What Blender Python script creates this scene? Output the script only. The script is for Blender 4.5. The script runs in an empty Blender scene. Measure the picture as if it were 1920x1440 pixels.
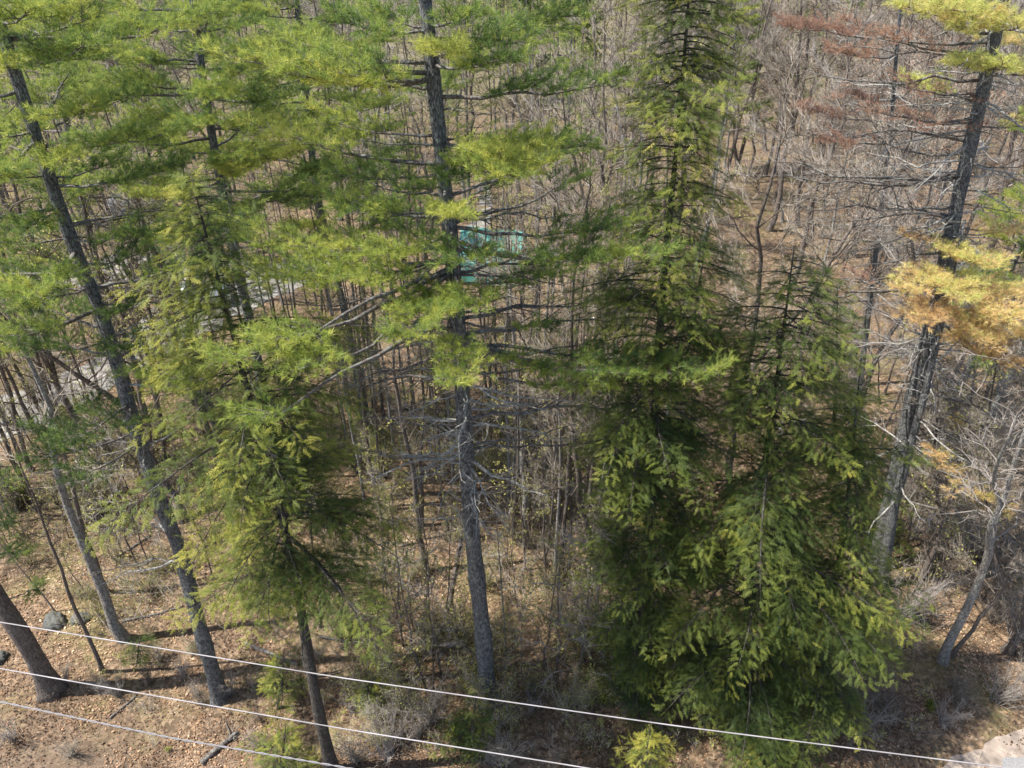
import bpy, math, random
import numpy as np
from math import radians as R
C = bpy.data.collections.new('forest'); bpy.context.scene.collection.children.link(C)
S = bpy.context.scene
# ---------------------------------------------------------------- camera, sky, sun, exposure
H = 22.0; PITCH = 33.0; F = 1333.33
cam_d = bpy.data.cameras.new('camera'); cam = bpy.data.objects.new('camera', cam_d)
C.objects.link(cam); cam.location = (0, 0, H); cam.rotation_euler = (R(90 - PITCH), 0, 0)
cam_d.lens = F * 36 / 1920; cam_d.sensor_width = 36; cam_d.clip_end = 4000; S.camera = cam
SUN_EL = 58; SUN_AZ = -97          # azimuth measured clockwise from +Y, the sun stands to the left and a little behind the camera
W = bpy.data.worlds.new('World'); S.world = W; W.use_nodes = True
nt = W.node_tree; bg = nt.nodes['Background']
sky = nt.nodes.new('ShaderNodeTexSky'); sky.sky_type = 'NISHITA'; sky.sun_disc = False
sky.sun_elevation = R(SUN_EL); sky.sun_rotation = R(SUN_AZ)
nt.links.new(sky.outputs[0], bg.inputs[0]); bg.inputs[1].default_value = 0.115
sd = bpy.data.lights.new('sun', 'SUN'); sd.energy = 4.9; sd.angle = R(0.5); sd.color = (1, .95, .87)
sun = bpy.data.objects.new('sun', sd); C.objects.link(sun)
sun.rotation_euler = (R(90 - SUN_EL), 0, R(180 - SUN_AZ))
S.view_settings.view_transform = 'Standard'; S.view_settings.look = 'None'
S.view_settings.exposure = 0.93; S.view_settings.gamma = 1
S.cycles.max_bounces = 4; S.cycles.diffuse_bounces = 3; S.cycles.transmission_bounces = 3

# ---------------------------------------------------------------- helpers
CP, SP = math.cos(R(PITCH)), math.sin(R(PITCH))
def ray(px, py):
    a = (px - 960) / F; b = (720 - py) / F
    return np.array([a, CP + b * SP, -SP + b * CP])
def at(px, py, Y):                       # point of the picture at the horizontal distance Y
    d = ray(px, py); return np.array([0, 0, H]) + d * (Y / d[1])
def plane(px, py, z):                    # point of the picture at the height z
    d = ray(px, py); return np.array([0, 0, H]) + d * ((z - H) / d[2])
def hgt(x, y):
    return 0.28*np.sin(x*.21+1)*np.sin(y*.17+.5) + .12*np.sin(x*.63+y*.4) + .05*np.sin(x*1.7)*np.cos(y*1.9)
def gnd(px, py):
    p = plane(px, py, 0); p[2] = hgt(p[0], p[1]); return p
def nrm(v): return v / (np.linalg.norm(v, axis=-1, keepdims=True) + 1e-9)

class Geo:                               # gathers triangles, builds ONE mesh
    def __init__(s): s.v = []; s.f = []; s.m = []; s.t = []; s.n = 0
    def add(s, v, f, mat=0, tint=None):
        v = np.asarray(v, float).reshape(-1, 3); f = np.asarray(f, int).reshape(-1, 3)
        if len(v) == 0: return
        s.v.append(v); s.f.append(f + s.n); s.n += len(v)
        s.m.append(np.full(len(f), mat))
        s.t.append(np.full(len(v), .5) if tint is None else np.broadcast_to(np.asarray(tint, float), (len(v),)))
    def build(s, name, mats, parent=None, origin=(0, 0, 0), smooth=False):
        me = bpy.data.meshes.new(name)
        if s.n:
            v = (np.concatenate(s.v) - np.asarray(origin)).astype(np.float32); f = np.concatenate(s.f).astype(np.int32)
            me.vertices.add(len(v)); me.vertices.foreach_set('co', v.ravel())
            me.loops.add(len(f) * 3); me.loops.foreach_set('vertex_index', f.ravel())
            me.polygons.add(len(f)); me.polygons.foreach_set('loop_start', np.arange(0, len(f)*3, 3, dtype=np.int32))
            me.polygons.foreach_set('material_index', np.concatenate(s.m).astype(np.int32))
            if smooth: me.polygons.foreach_set('use_smooth', np.ones(len(f), bool))
            a = me.attributes.new('tint', 'FLOAT', 'POINT')
            a.data.foreach_set('value', np.concatenate(s.t).astype(np.float32))
            me.update(calc_edges=True)
        for m in (mats if isinstance(mats, (list, tuple)) else [mats]): me.materials.append(m)
        o = bpy.data.objects.new(name, me); C.objects.link(o)
        if parent: o.parent = parent
        return o
def tag(o, label=None, cat=None, group=None, kind=None):
    if label: o['label'] = label
    if cat: o['category'] = cat
    if group: o['group'] = group
    if kind: o['kind'] = kind
    return o
def thing(name, label, cat, loc=(0, 0, 0), rz=0, group=None):
    o = bpy.data.objects.new(name, None); C.objects.link(o); o.location = loc; o.rotation_euler = (0, 0, rz)
    o.empty_display_size = .3
    return tag(o, label, cat, group)
def dup(root, loc, rot, sc, label, group=None, name=None):
    r = root.copy(); C.objects.link(r); r.location = loc; r.rotation_euler = rot
    r.scale = sc if hasattr(sc, '__len__') else (sc,)*3
    r['label'] = label
    if name: r.name = name
    if group: r['group'] = group
    for ch in root.children:
        c = ch.copy(); C.objects.link(c); c.parent = r
    return r

def tube(g, pts, rad, sides=6, mat=0, tint=.5, cap=True):
    pts = np.asarray(pts, float); n = len(pts); rad = np.broadcast_to(np.asarray(rad, float), (n,))
    d = np.gradient(pts, axis=0); d = nrm(d)
    ref = np.array([0, 0, 1.]) if abs(d[n//2][2]) < .8 else np.array([1., 0, 0])
    u = nrm(np.cross(ref, d)); w = np.cross(d, u)
    a = np.arange(sides) * 2*np.pi / sides
    v = pts[:, None] + rad[:, None, None] * (np.cos(a)[None, :, None]*u[:, None] + np.sin(a)[None, :, None]*w[:, None])
    i = np.arange(n-1)[:, None]*sides; j = np.arange(sides)[None]; j2 = (j+1) % sides
    A, B, Cc, D = i+j, i+j2, i+sides+j2, i+sides+j
    f = np.concatenate([np.stack([A, B, Cc], -1).reshape(-1, 3), np.stack([A, Cc, D], -1).reshape(-1, 3)])
    v = v.reshape(-1, 3)
    if cap:
        v = np.vstack([v, pts[:1], pts[-1:]]); k = n*sides
        jj = np.arange(sides); f = np.vstack([f, np.stack([(jj+1) % sides, jj, np.full(sides, k)], -1),
            np.stack([(n-1)*sides+jj, (n-1)*sides+(jj+1) % sides, np.full(sides, k+1)], -1)])
    g.add(v, f, mat, tint)
def frames(d, rng, roll=True):           # (k,3,3) with columns X=d
    d = nrm(d); up = np.tile([0, 0, 1.], (len(d), 1)); up[np.abs(d[:, 2]) > .97] = [1, 0, 0]
    y = nrm(np.cross(up, d)); z = np.cross(d, y)
    if roll:
        a = rng.uniform(0, 2*np.pi, len(d))[:, None] if roll is True else rng.normal(0, roll, len(d))[:, None]
        y, z = np.cos(a)*y + np.sin(a)*z, -np.sin(a)*y + np.cos(a)*z
    return np.stack([d, y, z], -1)
def scatter(g, tv, tf, P, M, sc, mat=0, tint=.5):
    P = np.asarray(P, float).reshape(-1, 3)
    if len(P) == 0: return
    v = np.einsum('kij,nj->kni', M, tv) * np.reshape(sc, (-1, 1, 1)) + P[:, None]
    k, n = v.shape[:2]
    f = tf[None] + (np.arange(k)*n)[:, None, None]
    t = np.repeat(np.broadcast_to(tint, (k,)), n)
    g.add(v.reshape(-1, 3), f.reshape(-1, 3), mat, t)
def wig(a, b, n, amp, rng, sag=0):       # kinked path from a to b
    t = np.linspace(0, 1, n)[:, None]; L = np.linalg.norm(np.asarray(b)-a)
    p = a + (np.asarray(b)-a)*t; q = np.cumsum(rng.normal(0, 1, (n, 3)), 0); q -= q[0]; q -= t*q[-1]
    p = p + q*amp*L/np.sqrt(n); p[:, 2] -= sag*L*(4*t*(1-t))[:, 0]
    return p
CONE_V = np.array([[0, 1, 0], [0, -.5, .87], [0, -.5, -.87], [1, 0, 0.]])
CONE_F = np.array([[0, 1, 3], [1, 2, 3], [2, 0, 3]])
def twigs(g, P, D, L, r, rng, mat=0, tint=.5):   # thin tapered twigs, vectorised
    if len(P) == 0: return
    M = frames(D, rng); L = np.broadcast_to(L, (len(P),)); r = np.broadcast_to(r, (len(P),))
    V = np.einsum('kij,knj->kni', M, CONE_V[None]*np.stack([L, r, r], -1)[:, None]) + P[:, None]
    f = CONE_F[None] + (np.arange(len(P))*4)[:, None, None]
    g.add(V.reshape(-1, 3), f.reshape(-1, 3), mat, np.repeat(np.broadcast_to(tint, (len(P),)), 4))

# ---------------------------------------------------------------- materials
def newmat(name):
    m = bpy.data.materials.new(name); m.use_nodes = True; t = m.node_tree
    return m, t, t.nodes['Principled BSDF'], t.nodes, t.links
def ramp(N, stops):
    r = N.new('ShaderNodeValToRGB'); e = r.color_ramp.elements
    while len(e) > 1: e.remove(e[-1])
    e[0].position = stops[0][0]; e[0].color = (*stops[0][1], 1)
    for p, c in stops[1:]:
        x = e.new(p); x.color = (*c, 1)
    return r
def foliage(name, stops, trans=.35, rough=.55, wob=.25, rnd=.12):
    m, t, b, N, L = newmat(name)
    a = N.new('ShaderNodeAttribute'); a.attribute_name = 'tint'
    oi = N.new('ShaderNodeObjectInfo')
    tc = N.new('ShaderNodeTexCoord'); no = N.new('ShaderNodeTexNoise'); no.inputs['Scale'].default_value = .9
    L.new(tc.outputs['Object'], no.inputs['Vector'])
    m1 = N.new('ShaderNodeMath'); m1.operation = 'MULTIPLY_ADD'; m1.inputs[1].default_value = wob
    L.new(no.outputs['Fac'], m1.inputs[0]); L.new(a.outputs['Fac'], m1.inputs[2])
    m2 = N.new('ShaderNodeMath'); m2.operation = 'SUBTRACT'; m2.inputs[1].default_value = wob/2
    L.new(m1.outputs[0], m2.inputs[0])
    m3 = N.new('ShaderNodeMath'); m3.operation = 'MULTIPLY_ADD'; m3.inputs[1].default_value = rnd; L.new(oi.outputs['Random'], m3.inputs[0]); L.new(m2.outputs[0], m3.inputs[2])
    m4 = N.new('ShaderNodeMath'); m4.operation = 'SUBTRACT'; m4.inputs[1].default_value = rnd/2; L.new(m3.outputs[0], m4.inputs[0])
    r = ramp(N, stops); L.new(m4.outputs[0], r.inputs[0])
    b.inputs['Roughness'].default_value = rough; b.inputs['Specular IOR Level'].default_value = .3
    L.new(r.outputs[0], b.inputs['Base Color'])
    tr = N.new('ShaderNodeBsdfTranslucent'); L.new(r.outputs[0], tr.inputs[0])
    mx = N.new('ShaderNodeMixShader'); mx.inputs[0].default_value = trans
    L.new(b.outputs[0], mx.inputs[1]); L.new(tr.outputs[0], mx.inputs[2])
    L.new(mx.outputs[0], N['Material Output'].inputs[0])
    return m
def bark(name, c0, c1, c2, scale=9, lich=.25, lichcol=(.33, .36, .31), bump=.6):
    m, t, b, N, L = newmat(name)
    tc = N.new('ShaderNodeTexCoord'); mp = N.new('ShaderNodeMapping'); mp.inputs['Scale'].default_value = (1, 1, .28)
    L.new(tc.outputs['Object'], mp.inputs[0])
    n1 = N.new('ShaderNodeTexNoise'); n1.inputs['Scale'].default_value = scale; n1.inputs['Detail'].default_value = 10; n1.inputs['Roughness'].default_value = .8
    L.new(mp.outputs[0], n1.inputs['Vector'])
    v = N.new('ShaderNodeTexVoronoi'); v.inputs['Scale'].default_value = scale*1.7; v.feature = 'DISTANCE_TO_EDGE'; L.new(mp.outputs[0], v.inputs['Vector'])
    r = ramp(N, [(.3, c0), (.5, c1), (.72, c2)]); L.new(n1.outputs['Fac'], r.inputs[0])
    r2 = ramp(N, [(.0, (.35,)*3), (.12, (1,)*3)]); L.new(v.outputs['Distance'], r2.inputs[0])
    mul = N.new('ShaderNodeMix'); mul.data_type = 'RGBA'; mul.blend_type = 'MULTIPLY'; mul.inputs[0].default_value = .8
    L.new(r.outputs[0], mul.inputs['A']); L.new(r2.outputs[0], mul.inputs['B'])
    n2 = N.new('ShaderNodeTexNoise'); n2.inputs['Scale'].default_value = 9; n2.inputs['Detail'].default_value = 10; n2.inputs['Roughness'].default_value = .75; L.new(tc.outputs['Object'], n2.inputs['Vector'])
    r3 = ramp(N, [(.60-lich*.3, (0,)*3), (.74-lich*.2, (1,)*3)]); L.new(n2.outputs['Fac'], r3.inputs[0])
    sc = N.new('ShaderNodeMath'); sc.operation = 'MULTIPLY'; sc.inputs[1].default_value = .75; L.new(r3.outputs[0], sc.inputs[0])
    mx = N.new('ShaderNodeMix'); mx.data_type = 'RGBA'; L.new(sc.outputs[0], mx.inputs[0]); L.new(mul.outputs['Result'], mx.inputs['A']); mx.inputs['B'].default_value = (*lichcol, 1)
    L.new(mx.outputs['Result'], b.inputs['Base Color']); b.inputs['Roughness'].default_value = .9; b.inputs['Specular IOR Level'].default_value = .2
    bp = N.new('ShaderNodeBump'); bp.inputs['Strength'].default_value = bump; bp.inputs['Distance'].default_value = .05
    ad = N.new('ShaderNodeMath'); ad.operation = 'ADD'; L.new(n1.outputs['Fac'], ad.inputs[0]); L.new(r2.outputs[0], ad.inputs[1]); L.new(ad.outputs[0], bp.inputs['Height'])
    L.new(bp.outputs[0], b.inputs['Normal'])
    return m
def plain(name, col, rough=.6, metal=0, spec=.5, noise=.0, scale=6):
    m, t, b, N, L = newmat(name); b.inputs['Roughness'].default_value = rough; b.inputs['Metallic'].default_value = metal
    b.inputs['Specular IOR Level'].default_value = spec
    tc = N.new('ShaderNodeTexCoord'); no = N.new('ShaderNodeTexNoise'); no.inputs['Scale'].default_value = scale; no.inputs['Detail'].default_value = 6
    L.new(tc.outputs['Object'], no.inputs['Vector'])
    c0 = tuple(x*(1-noise) for x in col); c1 = tuple(min(1, x*(1+noise)) for x in col)
    r = ramp(N, [(.3, c0), (.7, c1)]); L.new(no.outputs['Fac'], r.inputs[0]); L.new(r.outputs[0], b.inputs['Base Color'])
    return m
M_PINE = foliage('pine_needles', [(0, (.075, .125, .04)), (.3, (.19, .28, .075)), (.6, (.38, .45, .10)), (1, (.56, .56, .13))], .48)
M_GOLD = foliage('golden_needles', [(0, (.42, .28, .17)), (.3, (.74, .50, .25)), (.6, (.82, .66, .30)), (1, (.62, .64, .20))], .42)
M_RUST = foliage('rust_needles', [(0, (.20, .13, .10)), (.5, (.38, .22, .155)), (1, (.54, .36, .24))], .3)
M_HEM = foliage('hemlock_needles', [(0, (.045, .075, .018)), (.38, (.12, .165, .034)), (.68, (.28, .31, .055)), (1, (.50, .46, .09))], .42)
M_BUD = foliage('spring_leaves', [(0, (.17, .19, .05)), (.5, (.40, .40, .10)), (1, (.66, .62, .20))], .4)
M_TAN = foliage('dead_leaves', [(0, (.24, .12, .07)), (.5, (.46, .25, .15)), (1, (.60, .40, .27))], .3)
M_LIT = foliage('litter_leaves', [(0, (.045, .028, .018)), (.35, (.16, .088, .05)), (.7, (.42, .25, .14)), (1, (.64, .46, .30))], .05, wob=.5)
M_BPINE = bark('pine_bark', (.04, .038, .04), (.16, .156, .162), (.36, .355, .365), 13, .45, (.36, .39, .35), 1.)
M_BHEM = bark('hemlock_bark', (.03, .026, .022), (.085, .075, .065), (.17, .155, .14), 12, .15)
M_BRED = bark('smooth_bark', (.09, .07, .06), (.17, .14, .125), (.27, .235, .215), 9, .15)
M_BLIMB = bark('limb_bark', (.08, .065, .055), (.16, .13, .115), (.30, .27, .25), 12, .45, (.38, .41, .38))
M_BDEAD = bark('dead_wood', (.22, .205, .185), (.42, .40, .37), (.62, .60, .57), 12, .3, (.50, .53, .48))
M_BBARE = bark('grey_bark', (.085, .065, .052), (.17, .135, .115), (.30, .26, .235), 10, .25, (.34, .36, .31))
M_BPALE = bark('pale_bark', (.16, .14, .125), (.28, .255, .235), (.44, .42, .40), 8, .3, (.42, .47, .40))
M_TWIG = foliage('twig_bark', [(0, (.06, .045, .034)), (.5, (.155, .125, .095)), (1, (.50, .45, .385))], .0, .8, rnd=.5)
M_GTWIG = foliage('pale_twig_bark', [(0, (.16, .14, .12)), (1, (.42, .38, .35))], .0, .8)

# ---------------------------------------------------------------- the ground
def ground_mat(name='leaf_litter_ground'):
    m, t, b, N, L = newmat(name)
    tc = N.new('ShaderNodeTexCoord')
    def noise(s, d=6, r=.6):
        n = N.new('ShaderNodeTexNoise'); n.inputs['Scale'].default_value = s; n.inputs['Detail'].default_value = d; n.inputs['Roughness'].default_value = r
        L.new(tc.outputs['Object'], n.inputs['Vector']); return n.outputs['Fac']
    v = N.new('ShaderNodeTexVoronoi'); v.inputs['Scale'].default_value = 9; L.new(tc.outputs['Object'], v.inputs['Vector'])
    sx = N.new('ShaderNodeSeparateColor'); L.new(v.outputs['Color'], sx.inputs[0])
    r1 = ramp(N, [(0, (.04, .028, .018)), (.35, (.11, .075, .045)), (.7, (.24, .16, .095)), (1, (.40, .29, .19))]); L.new(sx.outputs[0], r1.inputs[0])
    r2 = ramp(N, [(.3, (.07, .05, .033)), (.5, (.17, .12, .08)), (.7, (.32, .25, .18))]); L.new(noise(2.2, 10, .75), r2.inputs[0])
    mx = N.new('ShaderNodeMix'); mx.data_type = 'RGBA'; mx.inputs[0].default_value = .5
    L.new(r1.outputs[0], mx.inputs['A']); L.new(r2.outputs[0], mx.inputs['B'])
    mossf = ramp(N, [(.5, (0,)*3), (.66, (1,)*3)]); L.new(noise(.35, 8, .7), mossf.inputs[0])
    mc = ramp(N, [(.3, (.10, .10, .035)), (.7, (.26, .24, .09))]); L.new(noise(8), mc.inputs[0])
    mm = N.new('ShaderNodeMath'); mm.operation = 'MULTIPLY'; mm.inputs[1].default_value = .6; L.new(mossf.outputs[0], mm.inputs[0])
    m2 = N.new('ShaderNodeMix'); m2.data_type = 'RGBA'; L.new(mm.outputs[0], m2.inputs[0]); L.new(mx.outputs['Result'], m2.inputs['A']); L.new(mc.outputs[0], m2.inputs['B'])
    # pale dry verge along the street, in world position
    sp = N.new('ShaderNodeSeparateXYZ'); L.new(tc.outputs['Object'], sp.inputs[0])
    ma = N.new('ShaderNodeMath'); ma.operation = 'MULTIPLY_ADD'; ma.inputs[1].default_value = .1; L.new(sp.outputs[0], ma.inputs[0]); L.new(sp.outputs[1], ma.inputs[2])
    mb = N.new('ShaderNodeMath'); mb.operation = 'MULTIPLY_ADD'; mb.inputs[1].default_value = 3.; L.new(noise(.6), mb.inputs[0]); L.new(ma.outputs[0], mb.inputs[2])
    vr = N.new('ShaderNodeMapRange'); vr.inputs['From Min'].default_value = 14.2; vr.inputs['From Max'].default_value = 12.2; L.new(mb.outputs[0], vr.inputs['Value'])
    vc = ramp(N, [(.3, (.07, .05, .036)), (.5, (.165, .12, .088)), (.7, (.30, .235, .175))]); L.new(noise(5, 10, .8), vc.inputs[0])
    ms = N.new('ShaderNodeMath'); ms.operation = 'MULTIPLY'; ms.inputs[1].default_value = .7; L.new(vr.outputs[0], ms.inputs[0])
    m3 = N.new('ShaderNodeMix'); m3.data_type = 'RGBA'; L.new(ms.outputs[0], m3.inputs[0]); L.new(m2.outputs['Result'], m3.inputs['A']); L.new(vc.outputs[0], m3.inputs['B'])
    # dry meadow far off
    fr = N.new('ShaderNodeMapRange'); fr.inputs['From Min'].default_value = 95; fr.inputs['From Max'].default_value = 115; L.new(sp.outputs[1], fr.inputs['Value'])
    gc = ramp(N, [(.3, (.12, .10, .06)), (.7, (.22, .19, .11))]); L.new(noise(.8), gc.inputs[0])
    m4 = N.new('ShaderNodeMix'); m4.data_type = 'RGBA'; L.new(fr.outputs[0], m4.inputs[0]); L.new(m3.outputs['Result'], m4.inputs['A']); L.new(gc.outputs[0], m4.inputs['B'])
    L.new(m4.outputs['Result'], b.inputs['Base Color']); b.inputs['Roughness'].default_value = .95; b.inputs['Specular IOR Level'].default_value = .15
    bp = N.new('ShaderNodeBump'); bp.inputs['Strength'].default_value = 1; bp.inputs['Distance'].default_value = .06
    L.new(sx.outputs[1], bp.inputs['Height']); L.new(bp.outputs[0], b.inputs['Normal'])
    return m
def sheet(name, xs, ys, mat, dz=0., mask=None, bumpy=0, rng=None):
    X, Yy = np.meshgrid(xs, ys); Z = hgt(X, Yy) + dz
    if bumpy: Z = Z + rng.normal(0, bumpy, Z.shape)
    v = np.stack([X, Yy, Z], -1).reshape(-1, 3); nx = len(xs); ny = len(ys)
    i = (np.arange(ny-1)[:, None]*nx + np.arange(nx-1)[None]).ravel()
    f = np.concatenate([np.stack([i, i+1, i+nx+1], -1), np.stack([i, i+nx+1, i+nx], -1)])
    g = Geo(); g.add(v, f); return g.build(name, mat, smooth=True)
rg = np.random.default_rng(5)
def grade(a, b, near, step):
    x = list(np.arange(-near, near+.01, step)); s = step
    while x[-1] < b: s *= 1.25; x.append(x[-1]+s)
    s = step
    while x[0] > a: s *= 1.25; x.insert(0, x[0]-s)
    return np.array(x)
xs = grade(-1500, 1500, 60, .5); ys = grade(-1400, 1500, 60, .5)
tag(sheet('ground', xs, ys, ground_mat()), kind='structure')
M_GRAV = plain('gravel', (.25, .235, .215), .95, noise=.45, scale=2.2)
def ribbon(name, pts, widths, mat, dz, label=None, n=60):
    P = np.array([gnd(*p)[:2] for p in pts]); k = np.linspace(0, len(P)-1, n)
    c = np.stack([np.interp(k, range(len(P)), P[:, a]) for a in (0, 1)], -1); w = np.interp(k, range(len(P)), widths)
    for _ in range(3): c[1:-1] = (c[:-2]+c[1:-1]*2+c[2:])/4
    d = nrm(np.gradient(c, axis=0)); s = np.stack([-d[:, 1], d[:, 0]], -1)
    g = Geo(); m = 9; u = np.linspace(-1, 1, m); rr = np.random.default_rng(len(pts))
    edge = 1 + .10*np.sin(np.arange(n)*.9+1) + rr.normal(0, .07, n)
    X = c[:, None] + s[:, None]*(u[None, :, None]*w[:, None, None]*edge[:, None, None])
    v = np.concatenate([X, (hgt(X[..., 0], X[..., 1])+dz)[..., None]], -1).reshape(-1, 3)
    i = (np.arange(n-1)[:, None]*m+np.arange(m-1)[None]).ravel()
    f = np.concatenate([np.stack([i, i+m, i+1], -1), np.stack([i+1, i+m, i+m+1], -1)])
    g.add(v, f); return tag(g.build(name, mat, smooth=True), kind='structure')
ribbon('gravel_road', [(-500, 1010), (-120, 830), (60, 760), (200, 695), (330, 610), (420, 560), (520, 520), (640, 470)], [2.1, 2.1, 2.0, 1.8, 2.2, 2.8, 2.4, 2.2], M_GRAV, .035)
ribbon('gravel_yard', [(-260, 545), (0, 525), (150, 515), (260, 508), (350, 520), (420, 560)], [2, 2, 2.4, 4, 4.4, 2.5], M_GRAV, .045)
ribbon('gravel_path', [(880, 440), (900, 420), (912, 385), (905, 350)], [.9, .8, .6, .6], M_GRAV, .035)
M_ASPH = plain('worn_asphalt', (.24, .235, .23), .9, noise=.25, scale=20)
M_SAND = plain('sandy_shoulder', (.29, .235, .19), .95, noise=.4, scale=3)
def patch(name, pxs, mat, dz):           # road surface near the lower right corner
    P = np.array([plane(*p, 0) for p in pxs]); n = 14; g = Geo()
    a, b, c, d = P; u = np.linspace(0, 1, n)
    X = (a*(1-u[:, None, None])+b*u[:, None, None])*(1-u[None, :, None]) + (d*(1-u[:, None, None])+c*u[:, None, None])*u[None, :, None]
    X[..., 2] = hgt(X[..., 0], X[..., 1])+dz
    i = (np.arange(n-1)[:, None]*n+np.arange(n-1)[None]).ravel()
    f = np.concatenate([np.stack([i, i+n, i+1], -1), np.stack([i+1, i+n, i+n+1], -1)])
    g.add(X.reshape(-1, 3), f); return tag(g.build(name, mat, smooth=True), kind='structure')
ribbon('road_shoulder', [(1560, 1640), (1760, 1500), (1900, 1413), (2150, 1290), (2500, 1160)], [.9, .75, .55, .6, .6], M_SAND, .05)
ribbon('street', [(1700, 1780), (1900, 1560), (2060, 1450), (2350, 1330), (2800, 1180)], [1.35, 1.45, 1.3, 1.5, 1.5], M_ASPH, .07)

# ---------------------------------------------------------------- foliage elements
rn = np.random.default_rng(11)
def pine_tuft(n=15, w=.0062):
    v = []; f = []
    for i in range(n):
        a = rn.uniform(0, 2*np.pi); s = rn.uniform(.35, 1.15); L = rn.uniform(.75, 1.1)
        d = np.array([math.cos(s), math.sin(s)*math.cos(a), math.sin(s)*math.sin(a)])
        p = nrm(np.cross(d, rn.normal(0, 1, 3)))*w*5
        b = np.array([rn.uniform(-.3, .3), 0, 0])
        k = len(v); v += [b-p, b+p, b+d*L]; f.append([k, k+1, k+2])
    return np.array(v), np.array(f)
TUFTS = [pine_tuft() for _ in range(4)]
def spray_tmpl(n=6):                     # flat feathery hemlock spray: side shoots, each with short needle blades
    v = [[0, -.01, 0], [0, .01, 0], [1, 0, -.08]]; f = [[0, 1, 2]]
    def blade(p, d, l, w):
        q = np.array([-d[1], d[0], 0])*w; k = len(v); v.extend([list(p-q), list(p+q), list(p+d*l)]); f.append([k, k+1, k+2])
    for i in range(n):
        for s in (-1, 1):
            x = (i+.3)/n*.9; l = .34*(1-x*.7)*rn.uniform(.7, 1.25); a = R(rn.uniform(28, 50)); d = np.array([math.cos(a), s*math.sin(a), -.22+rn.normal(0, .1)])
            p = np.array([x, 0, -.06*x]); blade(p, d, l, .017)
            for m_ in (.5,):
                for s2 in (-1, 1):
                    a2 = s*a+s2*R(48); blade(p+d*l*m_, np.array([math.cos(a2), math.sin(a2), -.15+rn.normal(0, .2)]), l*.4, .018)
    return np.array(v), np.array(f)
SPRAYS = [spray_tmpl() for _ in range(3)]
LEAF_V = np.array([[0, 0, 0], [.5, .3, .12], [.5, -.3, .1], [1, 0, -.04]]); LEAF_F = np.array([[0, 2, 1], [1, 2, 3]])

class Pts:
    def __init__(s): s.p = []; s.d = []; s.s = []; s.t = []
    def add(s, p, d, sc, t):
        s.p.append(p); s.d.append(d); s.s.append(sc); s.t.append(t)
    def cat(s):
        if not s.p: return np.zeros((0, 3)), np.zeros((0, 3)), np.zeros(0), np.zeros(0)
        return np.concatenate(s.p), np.concatenate(s.d), np.concatenate(s.s), np.concatenate(s.t)

def pine_bough(gw, tp, A, B, fs, Wd, tint, rng, dens=1., tuft=.15, lift=.0, bare=.0):
    A = np.asarray(A, float); B = np.asarray(B, float); L = np.linalg.norm(B-A)
    n = 9; path = wig(A, B, n, .035, rng, sag=.045)
    r0 = .016+.009*L
    tube(gw, path, np.linspace(r0, .008, n), 5)
    t0 = np.linspace(0, 1, n)
    along = lambda t: np.array([np.interp(t, t0, path[:, k]) for k in range(3)])
    D = nrm(B-A); Dh = nrm(np.array([D[0], D[1], 0]))
    side = np.array([-Dh[1], Dh[0], 0])
    LF = L*(1-fs); nl = max(7, int(LF*9.5*dens)); sgn = 1
    tw_p, tw_d, tw_l = [], [], []
    for i in range(nl):
        u = (i+rng.uniform(.1, .9))/nl; t = fs+(1-fs)*u; sgn = -sgn
        shape = min(1, .45+u*2.2)*(1-.68*u**1.6)
        l = Wd*1.12*shape*rng.uniform(.6, 1.15); ang = R(rng.uniform(25, 75))*(1-.35*u)
        d = Dh*math.cos(ang)+side*sgn*math.sin(ang); d = d+np.array([0, 0, rng.uniform(-.05, .85)]); d = nrm(d)
        p = along(t); q = p+d*l
        tube(gw, np.array([p, (p+q)/2+[0, 0, .03*l], q]), [.011, .007, .003], 3, cap=False)
        if rng.random() < bare: tw_p.append(q); tw_d.append(d); tw_l.append(.2); continue
        lt = tint+rng.normal(0, .13)
        ms = max(3, int(l*9*dens)); s2 = 1
        dh = nrm(np.array([d[0], d[1], 0])); sd2 = np.array([-dh[1], dh[0], 0])
        for j in range(ms+1):
            v = (j+.5)/(ms+.5); s2 = -s2; pp = p+d*l*min(1, .12+.88*v)
            if j == ms: dd = d; ll = .16
            else:
                a2 = R(rng.uniform(25, 60)); dd = nrm(dh*math.cos(a2)+sd2*s2*math.sin(a2)+np.array([0, 0, rng.uniform(-.1, 1.0)])); ll = rng.uniform(.18, .42)*(1.1-.4*v)
            k = max(2, int(ll/.075)); x = (np.arange(k)+.8)/k*ll
            tp.add(pp+dd*x[:, None]+rng.normal(0, .015, (k, 3)), np.tile(dd+[0, 0, .25], (k, 1))+rng.normal(0, .22, (k, 3)),
                   np.full(k, tuft)*rng.uniform(.8, 1.2, k), np.clip(lt+.12*(x/ll-.5)+rng.normal(0, .13, k), 0, 1))
            tw_p.append(pp); tw_d.append(dd); tw_l.append(ll)
    twigs(gw, np.array(tw_p), np.array(tw_d), np.array(tw_l), .005, rng)
def put_tufts(g, tp, rng, tmpl=TUFTS, mat=0, roll=True):
    p, d, s, t = tp.cat(); which = rng.integers(0, len(tmpl), len(p))
    for k, (tv, tf) in enumerate(tmpl):
        m = which == k
        if m.any(): scatter(g, tv, tf, p[m], frames(d[m], rng, roll), s[m], mat, t[m])

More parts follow.
